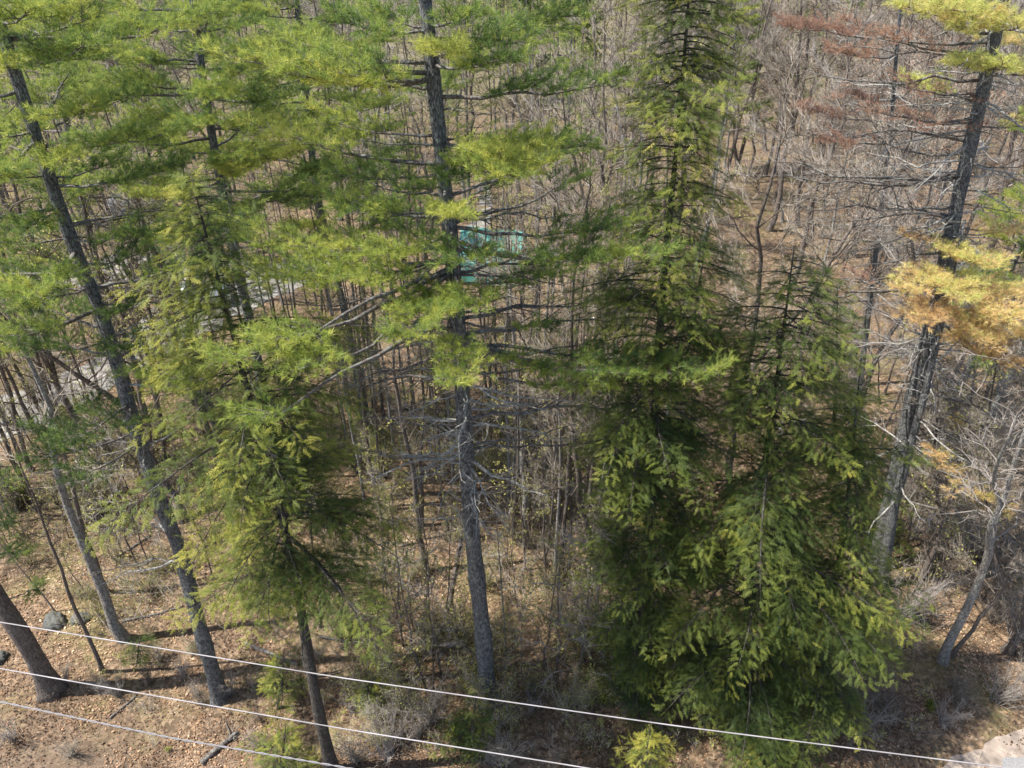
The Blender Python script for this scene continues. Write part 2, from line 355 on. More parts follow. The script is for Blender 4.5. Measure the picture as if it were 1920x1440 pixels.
def dead_limb(g, A, B, rng, r0=None, twn=1., wiggle=.07, tint=.5, sag=0.0, tmat=0):
    A = np.asarray(A, float); B = np.asarray(B, float); L = np.linalg.norm(B-A); r0 = r0 or (.012+.009*L)
    path = wig(A, B, 8, wiggle, rng, sag); tube(g, path, np.linspace(r0, .005, 8), 5, tint=tint)
    D = nrm(B-A); P = []; Dd = []; Ls = []
    for i in range(int(3+L*2.2*twn)):
        t = rng.uniform(.25, 1); p = np.array([np.interp(t, np.linspace(0, 1, 8), path[:, k]) for k in range(3)])
        d = nrm(D+rng.normal(0, .65, 3)); l = rng.uniform(.2, .45)*L*(1.15-t)+.12
        q = wig(p, p+d*l, 4, .1, rng); tube(g, q, np.linspace(r0*.45*(1.2-t), .003, 4), 3, cap=False, tint=tint)
        for k in range(int(2+l*5*twn)):
            u = rng.uniform(.2, 1); P.append(q[0]+(q[-1]-q[0])*u); Dd.append(d+rng.normal(0, .7, 3)); Ls.append(rng.uniform(.1, .4)*(l*.5+.3))
    twigs(g, np.array(P), np.array(Dd), np.array(Ls), .0045, rng, mat=tmat, tint=rng.uniform(.1, .9, len(P)))

def trunk_mesh(g, path, r0, r1, rng, sides=16, flare=.75):
    path = np.asarray(path, float); s = np.concatenate([[0], np.cumsum(np.linalg.norm(np.diff(path, axis=0), axis=1))])
    n = max(24, int(s[-1]*2.5)); u = np.linspace(0, s[-1], n)
    p = np.stack([np.interp(u, s, path[:, k]) for k in range(3)], -1)
    for _ in range(6): p[1:-1] = (p[:-2]+p[1:-1]*2+p[2:])/4
    p[:, :2] += np.stack([np.sin(u*.5+rng.uniform(0, 6)), np.cos(u*.43+rng.uniform(0, 6))], -1)*.035*np.clip(u/2, 0, 1)[:, None]
    t = u/s[-1]; r = r0+(r1-r0)*t**.85; r = r*(1+flare*np.exp(-u/.4))*(1+.05*np.sin(u*2.3)+rng.normal(0, .025, n))
    k = g.n; tube(g, p, r, sides)
    v = g.v[-1]; ang = np.arctan2(v[:-2, 1]-np.repeat(p[:, 1], sides), v[:-2, 0]-np.repeat(p[:, 0], sides))
    c = np.repeat(p, sides, 0); f = 1+.06*np.sin(ang*3+np.repeat(u, sides)*.8)+.16*np.repeat(np.exp(-u/.3), sides)*np.sin(ang*5)
    v[:-2] = c+(v[:-2]-c)*f[:, None]
    return lambda z: np.array([np.interp(z, p[:, 2], p[:, 0]), np.interp(z, p[:, 2], p[:, 1]), z])

# ---------------------------------------------------------------- white pines
def trunk_path(base_px, pts, topz, sink=.25):
    b = gnd(*base_px); b0 = b.copy(); b0[2] -= sink; P = [b0, b]
    for p in pts: P.append(at(p[0], p[1], b[1]+(p[2] if len(p) > 2 else 0)))
    P.sort(key=lambda q: q[2]); d = P[-1]-P[-3] if len(P) > 3 else P[-1]-P[0]; d = d/d[2]
    if P[-1][2] < topz: P.append(P[-1]+d*(topz-P[-1][2]))
    return b, np.array(P)
def hero_pine(label, base_px, pts, topz, r0, r1, boughs, dead=(), seed=0, name='white_pine', crown_mat=None, bark_m=None, auto=None, auto2=None, dead_n=0, dead_rng=(4, 14), rust=(), group=None, ns=0):
    rng = np.random.default_rng(seed+100); b, P = trunk_path(base_px, pts, topz)
    root = thing(name, label, 'pine tree', b, group=group)
    g = Geo(); axis = trunk_mesh(g, P, r0, r1, rng)
    g.build('trunk', bark_m or M_BPINE, root, b, smooth=True)
    gl = Geo(); tp = Pts(); tr = Pts()
    for s in list(boughs)+[tuple(x)+('rust',) for x in rust]:
        tx, ty, dy, fs, Wd, tint = s[:6]; B = at(tx, ty, b[1]+dy)
        Lh = math.hypot(B[0]-axis(B[2])[0], B[1]-axis(B[2])[1]); A = axis(max(.8, B[2]-.10*Lh-.1))
        is_r = s[-1] == 'rust'
        pine_bough(gl, tr if is_r else tp, A, B, fs, Wd, tint, rng, dens=1.0 if not is_r else .8, bare=.5 if is_r else .0, tuft=.15 if not is_r else .12)
    for au in (auto, auto2):
        if not au: continue
        z0, z1, nn, L0, L1, t0 = au
        for i in range(nn):
            z = z0+(z1-z0)*(i+.5)/nn; az = i*2.4+rng.normal(0, .3); L = (L0+(L1-L0)*(i/nn))*rng.uniform(.75, 1.1)
            A = axis(z); B = A+np.array([math.cos(az)*L, math.sin(az)*L, L*rng.uniform(-.05, .3)])
            pine_bough(gl, tp, A, B, .3, .55+L*.16, t0+rng.normal(0, .12), rng, dens=.95)
    for s in dead:
        B = at(s[0], s[1], b[1]+s[2]); z = s[3] if len(s) > 3 else B[2]-.1
        dead_limb(gl, axis(z), B, rng, tmat=0, r0=s[4] if len(s) > 4 else None)
    gd = Geo()
    for i in range(dead_n):
        z = rng.uniform(*dead_rng); az = rng.uniform(0, 2*np.pi); L = rng.uniform(.8, 3.0)
        A = axis(z); dead_limb(gd, A, A+np.array([math.cos(az)*L, math.sin(az)*L, L*rng.uniform(-.3, .25)]), rng, twn=.8)
    gl.build('limbs', M_BLIMB, root, b, smooth=True)
    if dead_n: gd.build('dead_branches', M_BDEAD, root, b, smooth=True)
    gc = Geo(); put_tufts(gc, tp, rng)
    if tp.p: gc.build('crown', crown_mat or M_PINE, root, b)
    if rust:
        gr = Geo(); put_tufts(gr, tr, rng); o = gr.build('dead_needles', M_RUST, root, b); o['label'] = 'patches of rust red dead needles'
    return root

hero_pine('tall lichen-grey pine in the centre, its bare trunk ringed by white dead branches',
    (915, 1310), [(900, 1150), (885, 1000), (870, 750), (850, 520), (825, 300), (800, 0)], 26, .30, .09,
    [(1020, 300, -2.0, .12, 1.0, .78), (1000, 270, -1.2, .2, .7, .7), (980, 325, -2.3, .2, .7, .6),
     (1240, 478, -2.0, .5, .9, .38), (1185, 415, -1, .5, .7, .3), (1120, 480, -2.2, .5, .5, .35),
     (745, 635, -3.5, .12, 1.0, .6), (860, 715, -4, .38, .75, .6), (890, 575, -2.5, .4, .7, .5), (760, 590, -2.6, .3, .7, .5),
     (1140, 722, -1.5, .45, .55, .5), (1030, 690, -1.6, .4, .4, .45), (1350, 690, -2.5, .6, .7, .35), (1230, 660, -1.5, .5, .7, .25), (1190, 700, -2.2, .5, .6, .25),
     (1150, 145, -.5, .25, .7, .12), (990, 70, -1, .2, .7, .35), (960, 110, -1.6, .3, .6, .25), (840, 95, -2.2, .35, .45, .8), (890, 30, -1., .2, .6, .4),
     (400, 100, -1, .3, .9, .62), (540, 140, -2, .3, .8, .7), (640, 40, -1, .2, .9, .35), (700, 20, .5, .2, .9, .4), (520, 60, .8, .3, .8, .5),
     (470, 235, 1, .45, .95, .78), (600, 215, .2, .4, .7, .7),
     (390, 515, -2, .35, 1.0, .6), (480, 455, -1, .3, .9, .62), (560, 525, -2.4, .35, .9, .62), (860, 405, -2.6, .4, .5, .8), (640, 395, -1, .3, .8, .5), (700, 480, -2, .3, .7, .55), (690, 530, -2.2, .5, .4, .6),
     (760, 355, -1, .3, .7, .15), (590, 350, .8, .4, .7, .4), (850, 330, -1.2, .3, .5, .2),
     (420, 680, -5.2, .74, .8, .5), (500, 640, -5., .72, .6, .58), (480, 780, -5.8, .86, .6, .45), (570, 690, -5.2, .78, .6, .5),
     (1035, 610, -.8, .6, .45, .25), (1060, 280, 2, .6, .8, .1), (1090, 330, 1.5, .7, .7, .1)],
    dead=[(600, 745, -2), (560, 745, -3), (540, 560, 0), (600, 600, 1), (740, 790, 0), (660, 700, -.5), (640, 840, .5), (1010, 860, 1),
          (1100, 790, 1), (1110, 690, 0), (1000, 560, 0), (560, 655, -.5), (700, 740, -1), (1180, 660, 0), (1200, 560, .8), (620, 500, .5), (540, 690, .5), (1150, 820, .5), (1240, 750, .8), (700, 600, 1), (950, 520, -1), (1090, 520, -.4), (1130, 470, 1), (1220, 610, .3), (1060, 560, .5), (1080, 400, .5), (980, 380, 1),
          (680, 610, -.5), (760, 680, -1.5), (960, 240, .5), (560, 130, 1), (940, 210, -.5), (660, 260, 0), (640, 330, 1), (690, 120, -1)],
    seed=1, dead_n=26, dead_rng=(7, 13), auto=(21.2, 25.5, 7, 3.2, 1.4, .5), auto2=(15, 20.5, 9, 2.6, 3.0, .3))
# the white whorl of broken dead branches half way up the centre pine belongs to it
def extra_dead(root, base, anchors, seed):
    rng = np.random.default_rng(seed); g = Geo()
    for (ax, ay, bx, by, dy, r) in anchors:
        Y = base[1]; dead_limb(g, at(ax, ay, Y), at(bx, by, Y+dy), rng, r0=r, twn=1.2)
    o = g.build('dead_branches', M_BDEAD, root, base, smooth=True); return o
b0 = gnd(915, 1310)
extra_dead(C.objects['white_pine'], b0, [(872, 850, 670, 905, -1.5, 0.051), (872, 850, 720, 858, -1, 0.046), (875, 840, 760, 900, -2.2, 0.037), (878, 860, 1045, 936, -1.8, 0.056),
    (878, 870, 960, 1010, -2.2, 0.037), (880, 870, 900, 960, -3, 0.037), (870, 785, 700, 783, 0, 0.028), (870, 790, 740, 770, .5, 0.028), (872, 800, 770, 830, -1, 0.028),
    (885, 955, 760, 975, -1.6, 0.028), (885, 960, 940, 1010, -2, 0.024), (868, 745, 1110, 750, 1, 0.028), (870, 800, 1110, 815, .5, 0.033), (866, 700, 1000, 650, .8, 0.037)], 7)

hero_pine('leaning pine with a long dark trunk running from top left corner to bare ground',
    (410, 1305), [(375, 1180), (340, 1035), (285, 900), (235, 740), (185, 570), (130, 450), (95, 330), (60, 230), (10, 70)], 25, .25, .08,
    [(0, 330, -.8, .2, .7, .85), (135, 295, -1.2, .2, .6, .8), (-60, 250, -1, .2, .9, .7), (-60, 120, -1, .2, .9, .7), (-40, 60, 0, .2, .9, .55),
     (130, 90, -.5, .2, .8, .6), (180, 200, -1, .25, .8, .72), (330, 245, -.5, .35, .9, .6), (250, 175, .8, .3, .8, .5), (190, 30, 0, .3, .8, .55), (60, 20, -1, .3, .8, .6), (220, 300, .6, .3, .7, .4),
     (290, 435, -.5, .3, .7, .42), (0, 455, -.8, .3, .8, .4), (50, 420, -1.5, .3, .7, .38), (60, 560, -1, .3, .8, .15), (240, 580, -.6, .3, .6, .12), (70, 660, -1, .35, .8, .1), (250, 480, -.2, .3, .7, .2), (0, 520, 0, .3, .8, .15),
     (240, 655, -1, .3, .6, .12), (60, 860, -1.5, .4, .75, .12), (120, 830, -2, .4, .7, .15), (235, 800, -1.2, .2, .6, .15), (170, 760, .5, .2, .7, .1), (140, 905, -2, .5, .6, .12), (60, 800, .2, .5, .6, .1), (20, 620, .5, .4, .6, .12)],
    dead=[(340, 560, 0), (380, 540, 1), (330, 600, .5), (250, 930, -1), (200, 820, .5), (180, 660, 0), (300, 400, .6), (60, 520, .5), (150, 1080, -.5), (380, 390, .8)],
    seed=2, dead_n=12, dead_rng=(5, 14), auto=(20, 24.5, 12, 3.6, 1.4, .55), auto2=(13.5, 20, 14, 3.3, 3.2, .5))
hero_pine('tall pine at the upper left whose thin crown trunk stands between tiers of green boughs',
    (545, 950), [(430, 440), (400, 265), (380, 130), (365, 0)], 25, .26, .08,
    [(180, 150, -1, .3, 1.0, .5), (205, 95, 0, .3, 1.0, .55), (260, 215, -1.5, .25, 1., .55), (205, 335, -1.5, .55, .9, .42), (320, 45, -1, .2, .9, .4), (290, 120, -1, .3, .9, .5), (250, 30, 1, .3, 1, .55),
     (560, 170, -1, .3, 1., .3), (480, 40, 0, .3, .9, .4), (545, 285, -2, .2, 1.1, .78), (460, 320, -2.5, .2, .9, .75), (340, 240, -2.4, .25, .9, .55), (400, 160, -2.5, .3, .7, .5), (560, 100, .5, .3, .9, .4), (460, 130, -1.6, .2, .8, .4),
     (580, 365, -.5, .3, .8, .3), (640, 330, 0, .6, .8, .4), (350, 370, -1, .3, .7, .3), (480, 390, -1, .3, .6, .3), (300, 270, 0, .3, .9, .5), (500, 230, -1.8, .3, .9, .6)],
    dead=[(250, 385, -1), (200, 395, -1.5), (560, 420, 0), (330, 330, -1), (530, 470, 0), (300, 470, .5)],
    seed=3, dead_n=10, dead_rng=(8, 15), auto=(20, 25, 14, 3.6, 1.4, .5), auto2=(12.5, 20, 26, 4.0, 3.8, .52))
hero_pine('pine behind the top edge, between the upper left pine and the centre pine',
    (690, 800), [(590, 330), (560, 60), (555, 0)], 24, .22, .07,
    [(450, 20, -1, .25, 1.1, .6), (690, 30, 0, .3, 1.1, .45), (600, 60, -2, .2, 1, .6), (480, 90, 1, .3, 1.1, .5), (670, 130, 0, .3, 1.1, .35), (520, 0, -1, .2, 1.1, .5), (640, 230, -1, .4, 1, .3), (500, 200, -1, .4, 1, .35)],
    seed=4, dead_n=8, dead_rng=(8, 14), auto=(17.5, 23.5, 14, 4, 1.5, .5), auto2=(10.5, 18, 24, 4.2, 4.0, .48))
hero_pine('pine filling the far top left corner behind the leaning one',
    (250, 830), [(90, 60), (75, 0)], 25, .22, .07,
    [(0, 30, -1, .2, 1.1, .6), (160, 20, 0, .3, 1.1, .6), (220, 60, -1, .3, 1.1, .55), (0, 120, 0, .3, 1.1, .6), (180, 110, 1, .3, 1.1, .45), (50, 190, -1, .3, 1.1, .5)],
    seed=5, dead_n=6, dead_rng=(8, 15), auto=(14.5, 24, 22, 4.4, 1.5, .5), auto2=(9, 15, 14, 4.2, 4.2, .5))
hero_pine('thick smooth grey trunk of the pine standing at the lower left corner',
    (98, 1297), [(50, 1205), (0, 1130), (-60, 1030), (-230, 760), (-560, 200)], 22, .31, .10,
    [(45, 1040, -.8, .45, .6, .1), (10, 980, -.5, .3, .6, .1), (70, 1100, .4, .6, .45, .15), (-60, 900, -.6, .3, .8, .1), (20, 900, 1, .5, .7, .15)],
    seed=6, bark_m=M_BRED, auto=(13, 21, 12, 3.8, 1.5, .5))
gold = hero_pine('dying pine at the right edge with golden yellow needles over a black, branch-studded trunk',
    (1640, 1065), [(1665, 960), (1700, 800), (1745, 620), (1775, 480), (1800, 350), (1850, 130), (1880, 0)], 25, .33, .12,
    [(1690, 545, -2.6, .2, .9, .45), (1735, 605, -3.4, .3, .9, .3), (1860, 500, -2.6, .2, 1.1, .75), (1940, 560, -2.6, .2, 1.1, .6), (1940, 640, -3.5, .2, 1.1, .4), (1850, 640, -3.6, .3, 1.0, .45), (1790, 480, -1.6, .2, .8, .65), (1900, 600, -4, .3, 1.1, .5), (1800, 560, -3.4, .2, 1., .7), (1920, 690, -4, .3, .8, .25),
     (1700, 10, -1, .3, .9, .9), (1790, 45, -1.5, .3, .8, .85), (1770, 10, -2, .2, .8, .85), (1880, 120, -2, .2, .7, .95), (1800, 115, -1.6, .3, .6, .95), (1925, 40, -2, .3, .8, .85), (1850, 20, -1, .3, .8, .8),
     (1900, 430, -1, .3, .5, .4), (1700, 440, -.5, .6, .3, .25)],
    rust=[(1480, 530, -1, .68, .7, .6), (1580, 525, -1.8, .7, .6, .6), (1590, 40, 0, .5, .9, .5), (1580, 185, 0, .55, .9, .6), (1640, 70, -1, .4, .7, .5), (1700, 215, -1, .4, .7, .5), (1740, 245, -1, .4, .5, .6), (1850, 245, -1.5, .3, .5, .6), (1920, 310, -1, .4, .7, .6), (1650, 150, 0, .4, .7, .5), (1620, 250, .5, .5, .6, .4), (1820, 180, 0, .3, .5, .5)],
    dead=[(1420, 330, 0), (1460, 400, 0), (1400, 300, 1), (1580, 340, -1), (1560, 455, -1), (1600, 400, -1), (1520, 410, 0), (1500, 130, 1), (1560, 90, 1), (1600, 500, -1.5), (1620, 520, -1),
          (1920, 400, -1), (1920, 440, -.5), (1900, 350, 0), (1560, 260, 0), (1640, 790, -1), (1650, 690, 0), (1600, 640, .5), (1920, 880, -3), (1900, 830, -2.5), (1880, 760, -2), (1820, 830, -2), (1800, 700, -2), (1920, 790, -2), (1700, 350, -1.5), (1660, 450, -1.5)],
    seed=8, crown_mat=M_GOLD, dead_n=98, dead_rng=(8.5, 20), auto=(21.5, 24.5, 8, 2.8, 1.4, .8), auto2=(17, 21.5, 7, 2.2, 2.4, .75))
hero_pine('second dark stem pressed against the golden pine, hung with dull yellow needles low down',
    (1655, 1100), [(1680, 940), (1715, 800), (1755, 640)], 15, .22, .05,
    [(1795, 890, -2, .62, .6, .5), (1850, 930, -3, .62, .7, .6), (1890, 960, -3, .7, .6, .5), (1760, 855, -1.5, .65, .4, .4), (1790, 790, .5, .7, .35, .5)],
    dead=[(1900, 1000, -2), (1860, 900, -2), (1790, 930, -2), (1840, 830, -1), (1640, 840, -.5), (1620, 750, 0)], seed=9, crown_mat=M_GOLD, dead_n=14, dead_rng=(4, 12))

hero_pine('thin dead pine hung with sparse rust red needles in the upper right tangle', (1600, 800), [(1640, 500), (1668, 250), (1680, 100)], 20.5, .17, .05,
    [(1470, 40, 0, .35, 1., .5), (1560, 90, -1, .3, 1., .6), (1600, 180, -1, .3, .9, .5), (1500, 200, .5, .4, .9, .5), (1760, 170, 0, .3, .9, .5), (1720, 250, -.5, .3, .8, .6), (1540, 260, -1, .5, .8, .4)],
    dead=[(1420, 420, 0), (1500, 330, -1), (1450, 250, 1), (1560, 480, -1), (1740, 330, 0), (1480, 560, 0), (1540, 610, -1)], seed=19, crown_mat=M_RUST, dead_n=40, dead_rng=(7, 18))
# generic pine copied for the background
def proto_pine(seed, h=19, n=46, k=.8, L0=3.8):
    rng = np.random.default_rng(seed); root = thing('background_pine', '', 'pine tree'); g = Geo()
    axis = trunk_mesh(g, [[0, 0, -.3], [.1, .1, h*.5], [0, .2, h]], .2, .03, rng, 8); g.build('trunk', M_BPINE, root, smooth=True)
    gl = Geo(); tp = Pts()
    for i in range(n):
        u = i/n; z = h*(.35+.63*u); az = i*2.4+rng.normal(0, .4); L = L0*(1-u*.75)*rng.uniform(.7, 1.15); A = axis(z)
        pine_bough(gl, tp, A, A+np.array([math.cos(az)*L, math.sin(az)*L, L*rng.uniform(.05, .35)]), .35, L*.3, .45+rng.normal(0, .1), rng, dens=k*.7, tuft=.2)
    gl.build('limbs', M_BLIMB, root, smooth=True); gc = Geo(); put_tufts(gc, tp, rng); gc.build('crown', M_PINE, root)
    return root

# ---------------------------------------------------------------- hemlocks
def hem_branch(gw, tp, A, az, L, rng, tint, rise=.12, droop=.5, step=.14, sp=.2):
    dh = np.array([math.cos(az), math.sin(az), 0]); side = np.array([-dh[1], dh[0], 0])
    n = 7; t = np.linspace(0, 1, n)[:, None]
    path = A+dh*L*t+np.array([0, 0, 1.])*L*(rise*t-droop*t*t*.8)+side*np.sin(t*3+rng.uniform(0, 6))*.05*L
    path -= path[0]-A
    tube(gw, path, np.linspace(.008+.009*L, .004, n), 4)
    t0 = t[:, 0]; nl = max(5, int(L/step)); u0 = .08 if L < 1.5 else .26
    for i in range(nl):
        u = u0+(1-u0)*(i+rng.uniform(0, 1))/nl; p = np.array([np.interp(u, t0, path[:, k]) for k in range(3)])
        for s in (-1, 1):
            l = L*.42*(1.05-u)*rng.uniform(.6, 1.15)+.12; a = R(rng.uniform(38, 68)); dd = dh*math.cos(a)+side*s*math.sin(a)
            m = max(2, int(l/.095)); x = (np.arange(m)+.7)/m*l
            q = p+dd*x[:, None]; q[:, 2] += -.38*x*x-.05*x+rng.normal(0, .06, m)
            ds = np.tile(dd, (m, 1))+rng.normal(0, .5, (m, 3))*[1, 1, .7]; ds[:, 2] -= .18+.35*x
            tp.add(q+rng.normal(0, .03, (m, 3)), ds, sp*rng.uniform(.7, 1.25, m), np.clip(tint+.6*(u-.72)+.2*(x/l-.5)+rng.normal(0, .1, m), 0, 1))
            if l > .35: twigs(gw, p[None], (q[-1]-p)[None], l, .006, rng)
    tp.add(path[-3:], np.tile(dh+[0, 0, -.3], (3, 1))+rng.normal(0, .2, (3, 3)), np.full(3, sp), np.full(3, tint+.15).clip(0, 1))
def hemlock(label, base_px, pts, topz, prof, n, seed, r0=.2, tint=.4, name='hemlock', sp=.25, tgrad=0, namp=1., zmin=.5, group=None, gaps=0., sunlit_tint=0, base=None, bare_low=0, view=None, droop=.5):
    rng = np.random.default_rng(seed+300)
    b, P = trunk_path(base_px, pts, topz)
    root = thing(name, label, 'hemlock tree', b, group=group)
    P[-1] = P[-1]+(P[-2]-P[-1])/max(.01, np.linalg.norm(P[-2]-P[-1]))*min(.45, .1*topz); g = Geo(); axis = trunk_mesh(g, P, r0, .012, rng, 10); g.build('trunk', M_BHEM, root, b, smooth=True)
    gl = Geo(); tp = Pts(); zs = [p[0] for p in prof]; rs = [p[1] for p in prof]
    if name == 'young_hemlock': n = int(n*.62)
    for i in range(n):
        z = zmin+(topz-.2-zmin)*((i+rng.uniform(0, 1))/n)**1.0; az = i*2.39996+rng.normal(0, .35)
        L = float(np.interp(z, zs, rs))*rng.choice([rng.uniform(.45, .8), rng.uniform(.85, 1.2)])
        L *= 1+namp*(.26*math.sin(2*az+.8*z+seed)+.24*math.sin(1.7*z-az+2*seed)+.12*math.sin(3*az+2.9*z))
        if L < .12: continue
        if rng.random() < gaps or (gaps and math.sin(az*2.0+z*1.9+seed)+math.sin(z*3.1-az+seed*2) > 1.2): continue
        A = axis(min(z, topz-.5)); A[2] = z; t = tint+.03+tgrad*(z/topz-.5)+rng.normal(0, .1)+(.2 if rng.random() < .2 else 0)+sunlit_tint*(-math.cos(az))*.22  # last term paints sunlight into the needle colour: left side lighter, right darker
        hem_branch(gl, tp, A, az, L, rng, t, sp=sp, droop=droop*rng.uniform(.6, 1.2))
    for i in range(bare_low):
        z = rng.uniform(.15*topz, .7*topz); az = rng.uniform(0, 6.28); L = rng.uniform(.6, 2.4); A = axis(z)
        dead_limb(gl, A, A+np.array([math.cos(az)*L, math.sin(az)*L, -.1*L]), rng, twn=.7, tint=.9)
    gl.build('limbs', M_BHEM, root, b, smooth=True)
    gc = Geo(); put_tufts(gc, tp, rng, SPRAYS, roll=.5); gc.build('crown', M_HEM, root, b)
    return root, axis, b
H2p = [(0, 0), (8, .9), (9, 1.8), (11, 2.5), (13, 2.2), (14.5, 1.8), (16, 1.2), (17.5, .8), (18.8, .35)]
hemlock('yellow-green hemlock left of the centre, pointed top, bare trunk reaching the bottom edge', (622, 1452), [(580, 1220), (540, 1030), (365, 335)], 18.7, H2p, 330, 1, .21, .52, zmin=8.2, sunlit_tint=.8, gaps=.3, bare_low=8)
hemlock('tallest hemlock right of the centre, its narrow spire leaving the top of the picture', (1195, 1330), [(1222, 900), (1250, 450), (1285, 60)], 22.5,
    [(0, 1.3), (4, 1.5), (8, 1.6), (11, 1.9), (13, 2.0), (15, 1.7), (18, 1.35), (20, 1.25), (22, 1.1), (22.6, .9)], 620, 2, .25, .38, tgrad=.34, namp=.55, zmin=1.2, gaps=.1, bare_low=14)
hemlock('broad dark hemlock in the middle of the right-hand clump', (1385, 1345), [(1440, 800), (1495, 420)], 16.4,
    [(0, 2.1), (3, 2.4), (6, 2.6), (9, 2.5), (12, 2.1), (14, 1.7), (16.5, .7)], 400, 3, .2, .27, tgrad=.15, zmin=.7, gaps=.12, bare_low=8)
hemlock('lower hemlock on the right flank of the clump with light green branch tips', (1530, 1335), [(1578, 1000), (1622, 640)], 13.2,
    [(0, 1.5), (3, 1.8), (6, 1.9), (8, 1.7), (10, 1.3), (13.3, .6)], 230, 4, .16, .33, zmin=.6, gaps=.1)
hemlock('young hemlock in front of the clump at the bottom edge, pale yellow-green', (1210, 1480), [(1222, 1340)], 3.1, [(0, 1.2), (1.5, 1.1), (3.2, .1)], 44, 5, .05, .72, name='young_hemlock', zmin=.3, sp=.22)
hemlock('small pale hemlock under the dark clump beside the top wire', (1420, 1440), [(1430, 1370)], 2.3, [(0, 1.2), (1, 1.0), (2.4, .1)], 36, 6, .04, .65, name='young_hemlock', zmin=.3, sp=.22)
hemlock('dark bushy evergreen at the foot of the centre pine by the lower wires', (885, 1420), [(895, 1290)], 3.0, [(0, 1.0), (1.2, .95), (2.2, .6), (3.1, .15)], 60, 7, .06, .18, name='young_hemlock', zmin=.1, sp=.2)
hemlock('low green hemlock on the left side of the yellow-green hemlock trunk, under the wires', (530, 1450), [(538, 1350)], 2.3, [(0, 1.3), (1.2, 1.1), (2.4, .1)], 44, 8, .04, .6, name='young_hemlock', zmin=.2, sp=.22)
hemlock('young hemlock crossing behind the upper wire left of centre', (520, 1330), [(535, 1220)], 2.9, [(0, 1.5), (1.6, 1.2), (3, .1)], 46, 9, .05, .62, name='young_hemlock', zmin=.8, sp=.22, gaps=.2)
hemlock('young hemlock right of the yellow-green hemlock trunk, behind the upper wire', (690, 1340), [(700, 1270)], 1.8, [(0, 1.1), (1, .9), (2, .1)], 36, 10, .04, .55, name='young_hemlock', zmin=.5, sp=.2)
hemlock('tiny dark hemlock sapling at the foot of the twin stems at the left', (255, 1240), [(262, 1190)], 1.5, [(0, .7), (.7, .6), (1.6, .1)], 30, 11, .03, .15, name='young_hemlock', zmin=.1, sp=.18)
hemlock('bright green hemlock sapling between two thin trunks left of the centre pine', (722, 900), [(712, 800)], 3.4, [(0, .4), (1.5, 1.0), (2.6, .8), (3.5, .1)], 40, 12, .05, .55, name='young_hemlock', zmin=1.2, sp=.22)
hemlock('thin hemlock behind the clump with a green top near the rust red needles', (1560, 900), [(1570, 520)], 10.5, [(0, 1.2), (5, 1.8), (8, 1.3), (10.6, .1)], 90, 13, .12, .25, zmin=2, gaps=.1)
hemlock('slim hemlock standing between the clump and the dying pine trunk', (1600, 1010), [(1615, 800)], 6.5, [(0, 1.6), (3, 1.6), (6.6, .1)], 70, 14, .1, .3, zmin=.8, gaps=.15)

